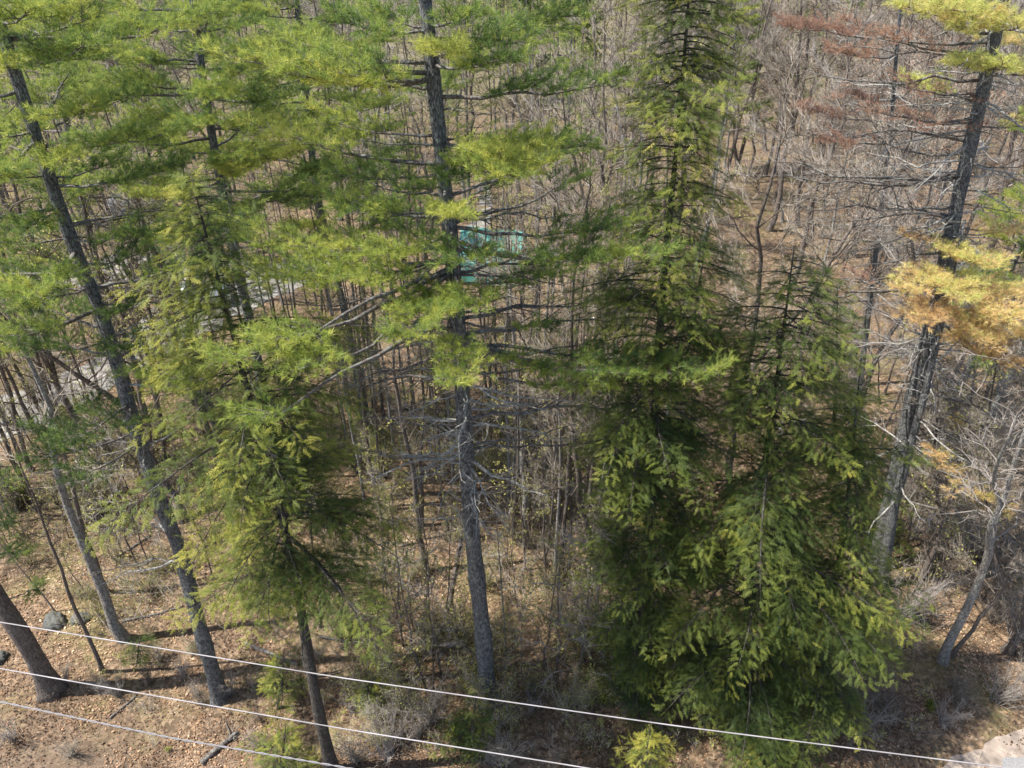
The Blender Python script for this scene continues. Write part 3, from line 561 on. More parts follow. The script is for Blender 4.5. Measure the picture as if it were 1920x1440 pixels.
# ---------------------------------------------------------------- bare broadleaf trees
def bare_tree(seed, h, r0, *a, wg=.045, **k2):
    return _bare_tree(seed, h, r0, wg, *a, **k2)
def _bare_tree(seed, h, r0, wg, clear=.4, spread=.24, n1=16, dense=1., tm=None, bm=None, leaves=0, leafmat=None, fork=False, name='bare_tree', low=False, fine=1.):
    rng = np.random.default_rng(seed); root = thing(name, '', 'bare tree')
    g = Geo(); stems = []
    top = np.array([rng.normal(0, .04)*h, rng.normal(0, .04)*h, h])
    if wg < .04: top[:2] *= .35
    path = wig(np.array([0, 0, -.3]), top, 14, wg, rng); tt = np.linspace(0, 1, 14)
    tube(g, path, r0*(1-.88*tt)*(1+.45*np.exp(-tt*40)), 5 if low else 9, cap=False)
    stems.append((path, r0, clear))
    if fork:
        k = rng.integers(3, 6); p2 = wig(path[k], path[k]+np.array([rng.normal(0, .2)*h, rng.normal(0, .15)*h, h*(1-tt[k])*.92]), 10, .04, rng)
        tube(g, p2, np.linspace(r0*.7, r0*.08, 10), 7, cap=False); stems.append((p2, r0*.7, .25))
    g.build('trunk', bm or M_BBARE, root, smooth=True)
    gb = Geo(); TP, TD, TL = [], [], []
    for path, rr, cl in stems:
        n = len(path); t0 = np.linspace(0, 1, n); L0 = np.linalg.norm(path[-1]-path[0])
        for i in range(n1):
            t = cl+(1-cl)*(i+rng.uniform(0, 1))/n1*.97; p = np.array([np.interp(t, t0, path[:, k]) for k in range(3)]); az = i*2.4+rng.normal(0, .5)
            L = L0*spread*(1.2-.75*t)*rng.uniform(.6, 1.3); up = rng.uniform(.25, 1.0)
            q = p+nrm(np.array([math.cos(az), math.sin(az), up]))*L; bp = wig(p, q, 7, .15, rng, -.06)
            tube(gb, bp, np.linspace(rr*.36*(1.15-t), .009, 7), 3 if low else 4, cap=False, tint=.35)
            for j in range(int((3+L*2.4)*dense)):
                u = rng.uniform(.2, 1); pp = np.array([np.interp(u, np.linspace(0, 1, 7), bp[:, k]) for k in range(3)])
                d = nrm(nrm(q-p)+rng.normal(0, .55, 3)+[0, 0, .2]); l = L*.42*(1.2-u)*rng.uniform(.5, 1.3)+.2
                sp = wig(pp, pp+d*l, 4, .12, rng)
                if not low: tube(gb, sp, np.linspace(.015, .005, 4), 3, cap=False, tint=.45)
                else: twigs(gb, pp[None], d[None], l, .014, rng, tint=.4)
                m = int((4+l*7)*dense); uu = rng.uniform(.15, 1, m)
                TP.append(pp+(sp[-1]-pp)*uu[:, None]); TD.append(d+rng.normal(0, .6, (m, 3))+[0, 0, .15]); TL.append(rng.uniform(.25, .8, m)*min(1, .4+l*.5))
    TP, TD, TL = np.concatenate(TP), np.concatenate(TD), np.concatenate(TL)
    twigs(gb, TP, TD, TL, .0055*fine, rng, tint=rng.uniform(.2, 1, len(TP)))
    D = nrm(TD); k = rng.random(len(TP)) < .8                          # second order twigs
    P2 = TP[k]+D[k]*(TL[k]*rng.uniform(.2, .8, k.sum()))[:, None]
    twigs(gb, P2, TD[k]+rng.normal(0, .5, (k.sum(), 3)), TL[k]*.6, .004*fine, rng, tint=rng.uniform(.2, 1, k.sum()))
    gb.build('branches', tm or M_TWIG, root)
    if leaves:
        idx = rng.integers(0, len(TP), leaves); gL = Geo()
        scatter(gL, LEAF_V, LEAF_F, TP[idx]+D[idx]*(TL[idx]*rng.uniform(.3, 1, leaves))[:, None], frames(rng.normal(0, 1, (leaves, 3)), rng), rng.uniform(.045, .085, leaves) if leafmat is M_TAN else rng.uniform(.05, .09, leaves), 0, rng.uniform(0, 1, leaves))
        gL.build('leaves', leafmat, root)
    root.hide_render = True
    return root
slender = [bare_tree(20+i, 15, .125, .45, .13, 13, .7, wg=.014, bm=(M_BPALE if i % 2 else None)) for i in range(5)]
slender += [bare_tree(30+i, 15, .10, .35, .16, 15, .8, wg=.018, leaves=2600, leafmat=M_BUD) for i in range(3)]
broad = [bare_tree(40+i, 16, .17, .30, .30, 20, 1.15, fork=i % 2 == 0, tm=(M_GTWIG if i == 3 else None)) for i in range(5)]
beech = [bare_tree(50+i, 14, .14, .25, .30, 22, 1.2, leaves=4600, leafmat=M_TAN) for i in range(2)]
broad_bud = [bare_tree(60+i, 16, .16, .3, .26, 18, .85, leaves=4500, leafmat=M_BUD, fork=True) for i in range(2)]
pale = [bare_tree(70+i, 14, .14, .45, .2, 10, .6, wg=.012, tm=M_GTWIG, bm=M_BPALE, fork=True) for i in range(2)]
sapling = [bare_tree(130+i, 6.5, .035, .15, .2, 12, .7, wg=.02, leaves=(500 if i % 3 else 0), leafmat=M_BUD, tm=(M_GTWIG if i % 2 else None)) for i in range(5)]
used = set()
def place(proto, b, rz, sc, label, group=None, name=None, rot=(0, 0)):
    return dup(proto, b, (rot[0], rot[1], rz), sc, label, group, name)
rp = random.Random(3)
# trees one can point at: base pixel, a second pixel on the trunk, prototype, height, label
def aimed(px, py, qx, qy, proto, h0, h, rs, label, name='bare_tree', rz=None):
    b = gnd(px, py); q = at(qx, qy, b[1]); lean = math.atan2(q[0]-b[0], q[2]-b[2])
    z = h/h0
    o = dup(proto, b, (0, lean, 0), (z*rs, z*rs, z), label, None, name)
    if rz is not None:
        from mathutils import Matrix
        m = Matrix.Rotation(lean, 4, 'Y') @ Matrix.Rotation(rz, 4, 'Z'); o.rotation_euler = m.to_euler()
    return o
A = aimed
A(797, 1068, 765, 700, slender[0], 15, 14, 1.15, 'thin straight trunk standing alone left of the centre pine, mossy foot', name='bare_tree', rz=1)
A(985, 1018, 975, 560, slender[1], 15, 15, 1.1, 'slim dark trunk next on the right of the centre pine', rz=2)
A(1022, 1100, 1010, 880, slender[2], 15, 9, .6, 'sapling-thin stem between the slim dark trunk and the row of poles', rz=3)
A(1036, 1090, 1052, 760, slender[3], 15, 13, .75, 'first of the crowded poles right of the centre pine, reddish foot', rz=4)
A(1050, 1075, 1082, 560, slender[4], 15, 15, .8, 'second crowded pole right of centre, brown bark', rz=5)
A(1068, 1080, 1084, 700, slender[0], 15, 12, .6, 'thinnest grey pole in the crowded row right of centre', rz=.5)
A(1100, 1085, 1118, 200, broad[1], 16, 18, .8, 'dark stout trunk ending the crowded row, beside the tallest hemlock', rz=1.5)
A(948, 1225, 935, 950, slender[1], 15, 8, .6, 'thin ivy-footed stem right of the centre pine base', rz=2.5)
A(1120, 1130, 1133, 760, slender[2], 15, 9, .55, 'whitish thin stem brushing the hemlock clump', rz=3.3)
A(830, 1190, 850, 960, slender[6], 15, 8, .6, 'leaning budding stem left of the centre pine base', rz=.3)
A(725, 1110, 715, 960, slender[5], 15, 7, .6, 'budding thin tree with forked foot between hemlock and centre pine', rz=2)
A(790, 1290, 795, 1180, slender[7], 15, 5, .5, 'short budding stem under the upper wire left of the centre pine', rz=2)
A(235, 1197, 120, 900, slender[3], 15, 15, 1.5, 'green-lichened trunk left of the leaning pine, twin stems higher up', rz=1)
A(200, 1110, 140, 940, slender[2], 15, 13, 1.0, 'rear stem of the lichened pair at the left', rz=2)
A(192, 1258, 85, 960, slender[4], 15, 12, .75, 'thin reddish trunk between the thick corner trunk and the lichened one', rz=4)
A(105, 1150, 20, 1040, slender[1], 15, 6, .6, 'crooked small tree behind the grey boulder', rz=4)
A(600, 1180, 590, 1080, slender[7], 15, 9, .9, 'dark stem hidden behind the yellow-green hemlock trunk', rz=4.4)
A(1768, 1240, 1860, 960, pale[0], 14, 13, 1.25, 'pale lichen-spotted forked tree leaning right at the lower right', rz=0.6, name='pale_tree')
A(1782, 1228, 1915, 985, broad[0], 16, 10, .7, 'thin dark trunk crossing behind the pale forked tree', rz=2)
A(1885, 1215, 1925, 1080, broad[2], 16, 14, 1.1, 'dark trunk at the right edge beyond the pale forked tree', rz=2)
A(1718, 1112, 1775, 950, broad[4], 16, 11, .8, 'slanting grey trunk between the dying pine and the pale forked tree', rz=1)
A(1835, 790, 1880, 690, broad[3], 16, 11, .9, 'broken-barked trunk below the golden boughs at the right', rz=1)
A(1815, 790, 1830, 690, slender[0], 15, 8, 1.3, 'short dark trunk just left of the broken-barked one', rz=1)
A(128, 930, 60, 740, broad[1], 16, 13, .9, 'dark mossy trunk in front of the gravel at the left edge', rz=1)
A(108, 820, 50, 650, slender[5], 15, 14, 1.2, 'budding trunk beside the gravel road at the left edge', rz=1)
A(60, 880, 0, 700, slender[6], 15, 14, 1.3, 'leftmost budding trunk against the gravel', rz=2)
A(140, 770, 125, 650, slender[3], 15, 10, .9, 'ivy-covered thin trunk in front of the gravel road', rz=3)
A(185, 745, 160, 660, slender[2], 15, 11, .9, 'brown pole right of the ivy-covered trunk by the gravel', rz=3)
A(305, 870, 270, 640, broad[2], 16, 14, .9, 'dark trunk in line behind the leaning pine', rz=3)
A(350, 700, 310, 560, slender[4], 15, 14, 1.2, 'brown trunk crossing the bright gravel behind the hemlock top', rz=5)
A(265, 560, 232, 480, broad[3], 16, 13, .8, 'thick-crowned trunk silhouetted on the bright gravel yard', rz=5)
A(305, 545, 290, 480, slender[1], 15, 13, 1.3, 'thin twin-looking trunk silhouetted right on the gravel yard', rz=5.5)
A(410, 560, 385, 500, slender[0], 15, 13, 1.2, 'dark pole between the gravel yard and the yellow-green hemlock tip', rz=5.5)
A(760, 640, 745, 300, broad[4], 16, 15, .9, 'grey broadleaf tree behind the left boughs of the centre pine', rz=1.2)
A(1010, 560, 995, 120, pale[1], 14, 19, .8, 'light grey broadleaf trunk above the teal tarp on the right', rz=1.2, name='pale_tree')
A(1068, 600, 1045, 480, broad[0], 16, 13, 1.0, 'crooked reddish-grey trunk right of the teal tarp', rz=4.2)
A(1130, 800, 1120, 250, broad[2], 16, 19, .8, 'tall slim grey trunk left of the tallest hemlock', rz=2.2)
A(1175, 420, 1180, 100, broad[1], 16, 18, .9, 'dark trunk behind the tip of the tallest hemlock on the left', rz=2.2)
A(1378, 330, 1375, 20, broad[3], 16, 19, 1.0, 'purple-grey trunk right of the hemlock spire at the top', rz=.2)
A(1465, 420, 1465, 180, pale[0], 14, 15, .9, 'pale crooked trunk rising behind the hemlock shoulder at the right', rz=4, name='pale_tree')
A(1590, 400, 1612, 250, broad[2], 16, 14, .9, 'dark slanting trunk in the middle of the red-brown tangle', rz=4)
A(1650, 760, 1640, 620, beech[0], 14, 8, .6, 'small beech with tan dead leaves beside the dying pine', rz=1, name='beech_tree')
# thin straight poles in front of and around the clearing
for (x0, x1, y0, y1, n, lab, grp) in [
    (640, 850, 680, 1010, 24, 'thin straight grey pole among the saplings left of the centre pine trunk', 'thin poles left of the centre pine trunk'),
    (900, 1150, 600, 1060, 44, 'thin straight grey pole among the saplings between centre pine and hemlock clump', 'thin poles between centre pine and hemlock clump'),
    (60, 420, 590, 860, 26, 'thin mossy pole in front of the gravel road at the left', 'thin poles in front of the gravel road'),
    (0, 130, 820, 1000, 5, 'thin pole at the left edge behind the corner trunk', 'thin poles at the left edge'),
    (980, 1100, 520, 620, 5, 'thin grey pole standing in front of the teal shelter', 'thin poles in front of the teal shelter'),
    (1640, 1920, 640, 860, 9, 'slim dark pole in the brush right of the dying pine', 'slim poles right of the dying pine'),
    (430, 640, 560, 700, 16, 'thin dark pole behind the yellow-green hemlock on its right', 'thin poles behind the yellow-green hemlock')]:
    for i in range(n):
        b = gnd(rp.uniform(x0, x1), rp.uniform(y0, y1)); hs = rp.uniform(.65, 1.05); rs = rp.uniform(.55, 1.0)
        pr = rp.choice(slender[:5]*2+slender[5:])
        dup(pr, b, (rp.uniform(-.03, .03), rp.uniform(-.04, .03), rp.uniform(0, 6.28)), (hs*rs, hs*rs, hs), lab, grp, 'thin_tree')
for (x0, x1, y0, y1, n, lab, grp) in [
    (640, 1180, 1060, 1330, 24, 'spindly sapling rising from the thicket around the centre pine foot', 'spindly saplings around the centre pine foot'),
    (630, 1180, 760, 1040, 26, 'spindly sapling on the sunny leaf floor behind the centre pine', 'spindly saplings behind the centre pine'),
    (0, 420, 880, 1130, 22, 'spindly sapling among the left-hand trunks above the upper wire', 'spindly saplings among the left-hand trunks'),
    (0, 330, 640, 860, 22, 'spindly sapling at the edge of the gravel road', 'spindly saplings at the gravel road'),
    (1660, 1920, 820, 1200, 18, 'spindly sapling on the leafy floor right of the dying pine', 'spindly saplings right of the dying pine')]:
    for i in range(n):
        b = gnd(rp.uniform(x0, x1), rp.uniform(y0, y1)); s_ = rp.uniform(.55, 1.35)
        dup(rp.choice(sapling), b, (rp.uniform(-.1, .1), rp.uniform(-.1, .1), rp.uniform(0, 6.28)), s_, lab, grp, 'sapling')
# the background wood, individual trees in a loose grid
def clear_of(x, y):
    for (cx, cy, cr) in CLEAR:
        if (x-cx)**2+(y-cy)**2 < cr*cr: return False
    return True
roadpts = [(-120, 830), (60, 760), (200, 695), (330, 610), (420, 560), (520, 520), (640, 470), (0, 525), (150, 515), (260, 508), (350, 520)]
CLEAR = [(*gnd(*p)[:2], 2.9) for p in roadpts]+[(*gnd(930, 505)[:2], 4.2), (*gnd(462, 425)[:2], 3.6), (*gnd(270, 420)[:2], 3)]
gL = 'bare trees standing behind the left-hand pines'; gC = 'bare trees in the wood behind the centre pine'; gR = 'bare trees in the red-brown tangle at the upper right'
labL = 'bare grey-brown tree in the wood glimpsed behind the left-hand green pine boughs'
labC = 'bare grey tree in the wood behind the centre pine and teal tarp'
labR = 'bare tree in the red-brown tangle between hemlock spire and dying pine'
cnt = 0
y = 24.
while y < 100:
    step = 3.7+.030*y*1.1; half = y*.80+6
    x = -half
    while x < half:
        xx = x+rp.uniform(-.45, .45)*step; yy = y+rp.uniform(-.45, .45)*step; x += step
        pxx = 960+F*xx/(yy*CP+H*SP)
        if not clear_of(xx, yy): continue
        if yy < 34 and 640 < pxx < 1180: continue                      # open floor behind the centre pine
        if yy < 27 and pxx > 1600: continue
        if rp.random() < (.25 if yy < 60 else .12): continue
        if 960 < pxx < 1180 and yy > 45 and rp.random() < .3: continue
        if abs(pxx-930) < 60 and 34 < yy < 56: continue
        r = rp.random()
        if pxx > 1330: pool = beech*4+broad*2+slender[:2] ; lab, grp, nm = labR, gR, 'bare_tree'
        elif pxx > 640: pool = slender+broad+broad_bud+pale[:1]; lab, grp, nm = labC, gC, 'bare_tree'
        else: pool = slender+broad_bud*2+broad[:3]+slender[5:]; lab, grp, nm = labL, gL, 'bare_tree'
        pr = rp.choice(pool); s = rp.uniform(1.02, 1.40)*(1 if yy > 30 else .85)
        if pr in beech: nm = 'beech_tree'; lab = 'beech keeping tan dead leaves in the red-brown tangle at the upper right'; grp = 'beeches keeping their dead leaves at the upper right'
        elif pr in broad_bud or pr in slender[5:]: nm = 'budding_tree'; lab = lab.replace('bare grey-brown', 'budding yellow-green').replace('bare grey', 'budding yellow-green'); grp = grp.replace('bare', 'budding')
        adj = 'slim straight' if pr in slender else 'pale-barked' if pr in pale else 'forked' if (pr in broad_bud or pr in broad[::2]) else 'wide-crowned'
        dist = 'nearer' if yy < 42 else 'far-off'; lab = dist+' '+adj+' '+lab; grp = dist+' '+adj+' '+grp
        place(pr, (xx, yy, float(hgt(xx, yy))), rp.uniform(0, 6.28), s, lab, grp, nm, (rp.uniform(-.05, .05), rp.uniform(-.05, .05))); cnt += 1
    y += step
print('background trees', cnt)
# background evergreens
pp = [proto_pine(81), proto_pine(82, 17, 40)]
for i, (px, py, s, lab) in enumerate([(60, 560, 1.0, 'dark pine deep behind the far top left corner pine'), (330, 500, 1.05, 'pine behind the upper left pine, over the gravel yard'),
        (180, 430, 1.0, 'distant pine between the two upper left pines'), (640, 420, .95, 'distant pine left of the centre pine crown'),
        (1040, 300, .9, 'small distant pine seen through bare crowns right of the centre pine'), (1450, 330, .95, 'distant pine with thin green boughs right of the hemlock spire'),
        (1770, 800, 1.0, 'dark green pine in the shade behind the dying pine'), (1800, 900, 1.05, 'dark green pine at the right edge behind the golden boughs'), (500, 330, 1.0, 'far pine over the upper left wood'), (1060, 420, 1.0, 'thin green pine among bare crowns between the centre pine and the hemlock spire'), (880, 380, 1.0, 'green pine directly behind the centre pine crown'), (1330, 380, 1.05, 'green pine rising behind the hemlock spire on its right'), (760, 520, .8, 'short green pine left of the centre pine trunk')]):
    place(pp[i % 2], gnd(px, py), i*1.7, s, lab, None, 'background_pine')
# far wood, one mass
def far_wood():
    g = Geo(); gl = Geo(); rng = np.random.default_rng(9)
    protos = []
    for i in range(3):
        r = bare_tree(90+i, 16, .17, .3, .27, 14, .55, low=True, fine=2.2); vs = []
        for ch in r.children:
            me = ch.data; v = np.zeros(len(me.vertices)*3, np.float32); me.vertices.foreach_get('co', v); f = np.zeros(len(me.loops), np.int32); me.loops.foreach_get('vertex_index', f)
            vs.append((v.reshape(-1, 3), f.reshape(-1, 3)))
        protos.append(vs)
        for ch in list(r.children): bpy.data.objects.remove(ch)
        bpy.data.objects.remove(r)
    tv, tf = pine_tuft(14, .02)
    y = 100.
    while y < 300:
        x = -y*.85
        while x < y*.85:
            step = 6+y*.025; xx = x+rng.normal(0, 1.5); yy = y+rng.normal(0, 1.5); x += step
            a = rng.uniform(0, 6.28); s = rng.uniform(.85, 1.2); cs, sn = math.cos(a)*s, math.sin(a)*s
            M = np.array([[cs, -sn, 0], [sn, cs, 0], [0, 0, s]])
            if rng.random() < .2:
                k = 420; z = rng.uniform(4, 18, k); rr = (19-z)*.24*np.sqrt(rng.uniform(.1, 1, k)); az = rng.uniform(0, 6.28, k)
                scatter(gl, tv, tf, np.stack([xx+rr*np.cos(az), yy+rr*np.sin(az), z], -1), frames(rng.normal(0, 1, (k, 3)), rng), .8, 0, rng.uniform(.1, .7, k)); continue
            tt_ = rng.uniform(-.1, 1.)
            for v, f in protos[rng.integers(0, 3)]: g.add(v@M.T+[xx, yy, hgt(xx, yy)], f, 0, tt_)
        y += 8+y*.02
    tag(g.build('far_wood', M_TWIG), 'grey-brown mass of bare trees far off behind the upper edge', 'woodland', kind='stuff')
    tag(gl.build('far_evergreens', M_PINE), 'scattered dark evergreens far off among bare trees at the upper edge', 'woodland', kind='stuff')
far_wood()

# ---------------------------------------------------------------- shrubs
def shrub(seed, h, n, leafmat, nl, spread=.5, tm=None, name='budding_shrub', cat='shrub', ls=(.026, .048)):
    rng = np.random.default_rng(seed); root = thing(name, '', cat); g = Geo(); TP, TD, TL = [], [], []
    for i in range(n):
        az = rng.uniform(0, 6.28); b = np.array([rng.normal(0, .12), rng.normal(0, .12), -.05]); e = b+np.array([math.cos(az)*spread*h*rng.uniform(.2, 1), math.sin(az)*spread*h*rng.uniform(.2, 1), h*rng.uniform(.55, 1)])
        p = wig(b, e, 6, .08, rng, -.05); tube(g, p, np.linspace(.014+.004*h, .004, 6), 3, cap=False, tint=.5)
        m = int(10+h*7); u = rng.uniform(.2, 1, m); q = np.stack([np.interp(u, np.linspace(0, 1, 6), p[:, k]) for k in range(3)], -1)
        TP.append(q); TD.append(nrm(e-b)*.6+rng.normal(0, .7, (m, 3))); TL.append(rng.uniform(.2, .7, m)*h*.33)
    TP, TD, TL = map(np.concatenate, (TP, TD, TL)); twigs(g, TP, TD, TL, .005, rng, tint=rng.uniform(.2, 1, len(TP)))
    D = nrm(TD); P2 = TP+D*(TL*rng.uniform(.3, .9, len(TP)))[:, None]; D2 = TD+rng.normal(0, .7, TP.shape); twigs(g, P2, D2, TL*.5, .0035, rng, tint=rng.uniform(.2, 1, len(TP)))
    g.build('stems', tm or M_TWIG, root)
    if nl:
        idx = rng.integers(0, len(TP), nl); gl = Geo()
        scatter(gl, LEAF_V, LEAF_F, P2[idx]+nrm(D2[idx])*(TL[idx]*.5*rng.uniform(0, 1, nl))[:, None]+rng.normal(0, .03, (nl, 3)), frames(rng.normal(0, 1, (nl, 3)), rng), rng.uniform(*ls, nl)*1.2, 0, rng.uniform(0, 1, nl))
        gl.build('leaves', leafmat, root)
    root.hide_render = True
    return root
bud = [shrub(200+i, 2.6, 16, M_BUD, 1800) for i in range(4)]
bare_s = [shrub(210+i, 2.4, 24, None, 0, .55, M_GTWIG if i % 2 else M_TWIG, 'bare_shrub') for i in range(3)]
vine = [shrub(220+i, 1.0, 16, M_HEM, 1800, .6, None, 'evergreen_shrub', ls=(.05, .08)) for i in range(2)]
zones = [  # x0,x1,y0,y1 in the picture, count, pool, scale, label, group, name
    (640, 1180, 1180, 1400, 24, bud, (.5, 1.05), 'yellow-green budding shrub in the thicket around the foot of the centre pine', 'budding shrubs around the foot of the centre pine', 'budding_shrub'),
    (640, 1180, 900, 1180, 16, bud, (.4, .8), 'sparse budding shrub on the sunny leaf floor behind the centre pine', 'budding shrubs on the sunny floor behind the centre pine', 'budding_shrub'),
    (620, 1180, 640, 900, 42, bud, (.6, 1.1), 'budding bush deeper in the wood between centre pine and hemlock clump', 'budding bushes deeper in the wood at centre', 'budding_shrub'),
    (0, 640, 640, 1000, 44, bud, (.6, 1.1), 'budding bush along the gravel road behind the left-hand trunks', 'budding bushes along the gravel road', 'budding_shrub'),
    (0, 420, 1000, 1200, 12, bud, (.3, .7), 'low budding sprig on the leaf floor at the lower left', 'budding sprigs at the lower left', 'budding_shrub'),
    (1040, 1180, 1000, 1330, 7, bare_s, (.9, 1.5), 'grey leafless brush heaped against the left side of the hemlock clump', 'leafless brush by the hemlock clump', 'bare_shrub'),
    (1300, 1560, 1300, 1420, 7, bud, (.6, .9), 'white-budded shrub under the dark hemlock clump at the bottom', 'budded shrubs under the hemlock clump', 'budding_shrub'),
    (1680, 1920, 700, 1200, 30, bare_s, (.6, 1.2), 'leafless tan brush on the leafy floor right of the dying pine', 'leafless brush right of the dying pine', 'bare_shrub'),
    (1560, 1920, 1250, 1380, 9, bare_s, (.35, .7), 'low leafless brush beside the street corner at the lower right', 'leafless brush by the street corner', 'bare_shrub'),
    (640, 1050, 1330, 1440, 12, bare_s, (.4, .8), 'low leafless brush under the lower wires near the bottom edge', 'leafless brush under the lower wires', 'bare_shrub'),
    (240, 420, 1230, 1330, 5, bare_s, (.3, .5), 'dry tan brush between the corner trunk and the leaning pine foot', 'dry brush by the leaning pine foot', 'bare_shrub'),
    (0, 640, 1210, 1430, 13, bare_s, (.25, .5), 'low dry brush on the leaf litter under the wires at the lower left', 'low dry brush at the lower left', 'bare_shrub'),
    (0, 640, 1180, 1430, 9, bud, (.18, .35), 'knee-high budding sprig on the leaf litter under the wires at the lower left', 'budding sprigs under the wires at the lower left', 'budding_shrub'),
    (1200, 1900, 560, 900, 30, bare_s, (.7, 1.2), 'leafless brush in the wood behind the hemlock clump', 'leafless brush behind the hemlock clump', 'bare_shrub')]
for (x0, x1, y0, y1, n, pool, (s0, s1), lab, grp, nm) in zones:
    for i in range(n):
        b = gnd(rp.uniform(x0, x1), rp.uniform(y0, y1)); place(rp.choice(pool), b, rp.uniform(0, 6.28), rp.uniform(s0, s1), lab, grp, nm)
for (px, py, s, lab) in [(30, 945, 1.6, 'dark evergreen bush at the left edge behind the corner trunk'), (185, 930, 1.3, 'dark evergreen bush between lichened trunk and leaning pine'),
        (130, 790, 1.4, 'leafy evergreen bush in front of the gravel road'), (900, 1300, 1.3, 'ivy-leaved bush hugging the foot of the centre pine'), (1135, 1320, 1.0, 'small-leaved dark bush left of the hemlock clump foot'), (870, 1400, 1.1, 'low ivy-leaved bush below the dark bushy evergreen'), (1740, 1330, .4, 'tiny green tuft on the leafy verge near the street corner')]:
    place(vine[int(px) % 2], gnd(px, py), px*.1, s, lab, None, 'evergreen_bush')

# ---------------------------------------------------------------- leaf litter, twigs on the ground
def litter(n=430000):
    rng = np.random.default_rng(12); y = 9+60*rng.random(n)**1.6; x = (rng.random(n)*2-1)*(y*.72+9)
    keep = np.sin(x*.9+np.sin(y*.7)*2)*np.sin(y*.8+1)+.5*np.sin(x*2.3+y*.4)*np.sin(y*2.1-x)+rng.normal(0, .45, n) > -.4; x, y = x[keep], y[keep]; n = len(x)
    z = hgt(x, y)+rng.uniform(.005, .05, n); d = rng.normal(0, 1, (n, 3))*[1, 1, .28]
    patch_t = .47+.2*np.sin(x*.37+1.3)*np.sin(y*.45)+.13*np.sin(x*1.3+y+2*np.sin(x*.5))+.12*np.sin(x*2.9-y*2.1)*np.sin(y*1.7)-.08*(y < 15)
    g = Geo(); scatter(g, LEAF_V, LEAF_F, np.stack([x, y, z], -1), frames(d, rng, .45), np.clip(rng.lognormal(-2.85, .38, n), .02, .14), 0, np.clip(patch_t+rng.normal(0, .2, n), 0, 1))
    tag(g.build('leaf_litter', M_LIT), 'tan and pinkish fallen leaves covering the woodland floor', 'fallen leaves', kind='stuff')
    g = Geo(); n = 22000; y = 10+36*rng.random(n); x = (rng.random(n)*2-1)*(y*.75+6)
    twigs(g, np.stack([x, y, hgt(x, y)+.03], -1), rng.normal(0, 1, (n, 3))*[1, 1, .12], rng.uniform(.1, .8, n)*rng.uniform(.3, 1, n), .006, rng, tint=rng.uniform(0, 1, n))
    tag(g.build('fallen_twigs', M_TWIG), 'small fallen twigs strewn over the woodland floor', 'twigs', kind='stuff')
litter()
def undergrowth():
    rng = np.random.default_rng(31); g = Geo(); gl = Geo()
    n = 5200; y = 12.5+75*rng.random(n)**1.25; x = (rng.random(n)*2-1)*(y*.78+3)
    px = 960+F*x/(y*CP+H*SP)
    dens = .55+.45*np.sin(x*.5+2)*np.sin(y*.4+1); dens = np.where((px > 620) & (px < 1250), .75, dens); dens = np.where((px > 620) & (px < 1250) & (y > 16.5) & (y < 25), .4, dens); dens = np.where((y < 17) & (px < 620), .12, dens); dens = np.where((y < 16) & (px > 1500), .3, dens)
    k = rng.random(n) < dens
    for a, b_, _ in CLEAR_R: k &= (x-a)**2+(y-b_)**2 > 4.5
    x, y = x[k], y[k]; n = len(x); hh = rng.uniform(.3, 2.2, n)*np.where(y > 16, 1.2, .6)
    for i in range(n):
        m = rng.integers(3, 8); b_ = np.array([x[i], y[i], hgt(x[i], y[i])]); D = rng.normal(0, .38, (m, 3)); D[:, 2] = 1; D = nrm(D); Ls = hh[i]*rng.uniform(.6, 1.1, m)
        twigs(g, np.tile(b_, (m, 1))+rng.normal(0, .06, (m, 3))*[1, 1, 0], D, Ls, .006, rng, tint=rng.uniform(.2, .9, m))
        q = m*5; j = rng.integers(0, m, q); P = b_+D[j]*(Ls[j]*rng.uniform(.25, .95, q))[:, None]; D2 = D[j]*.5+rng.normal(0, .6, (q, 3)); L2 = Ls[j]*rng.uniform(.15, .45, q)
        twigs(g, P, D2, L2, .004, rng, tint=rng.uniform(.2, 1, q))
        if rng.random() < .62:
            q2 = rng.integers(30, 90); j2 = rng.integers(0, q, q2)
            scatter(gl, LEAF_V, LEAF_F, P[j2]+nrm(D2[j2])*(L2[j2]*rng.uniform(.2, 1, q2))[:, None], frames(rng.normal(0, 1, (q2, 3)), rng), rng.uniform(.03, .07, q2), 0, np.clip(rng.uniform(.2, .9)+rng.normal(0, .12, q2), 0, 1))
    tag(g.build('undergrowth_stems', M_TWIG), 'thin leafless stems of low undergrowth all over the woodland floor', 'undergrowth', kind='stuff')
    tag(gl.build('undergrowth_leaves', M_BUD), 'small yellow-green spring leaves of the low undergrowth', 'undergrowth', kind='stuff')
CLEAR_R = CLEAR
undergrowth()
def log(label, p, q, r, seed, mat=M_BLIMB, group=None):
    a, b = gnd(*p), gnd(*q); a[2] += r*.8; b[2] += r*.8; rng = np.random.default_rng(seed); g = Geo(); c = (a+b)/2
    pt = wig(a, b, 10, .02, rng); pt[:, 2] = hgt(pt[:, 0], pt[:, 1])+r*.9; tube(g, pt, r*(1-.4*np.linspace(0, 1, 10))*(1+rng.normal(0, .05, 10)), 8)
    for k in range(5):
        i = rng.integers(3, 9); d = nrm(b-a+rng.normal(0, 2, 3)*[1, 1, .3]+[0, 0, .5]); tube(g, wig(pt[i], pt[i]+d*rng.uniform(.3, 1.1), 4, .1, rng), [r*.3, r*.2, r*.15, .004], 4)
    o = g.build('fallen_log', mat, None, c, smooth=True); o.location = c; return tag(o, label, 'log', group)
log('grey fallen log near the bottom edge left of the hemlock trunk', (375, 1425), (445, 1370), .10, 1)
log('thin fallen branch below the corner pine foot', (205, 1345), (255, 1300), .04, 2)
log('long grey fallen branch behind the leaning pine', (215, 1050), (285, 1010), .06, 3)
log('pale broken log lying against the yellow-green hemlock trunk', (460, 1210), (560, 1252), .07, 4)
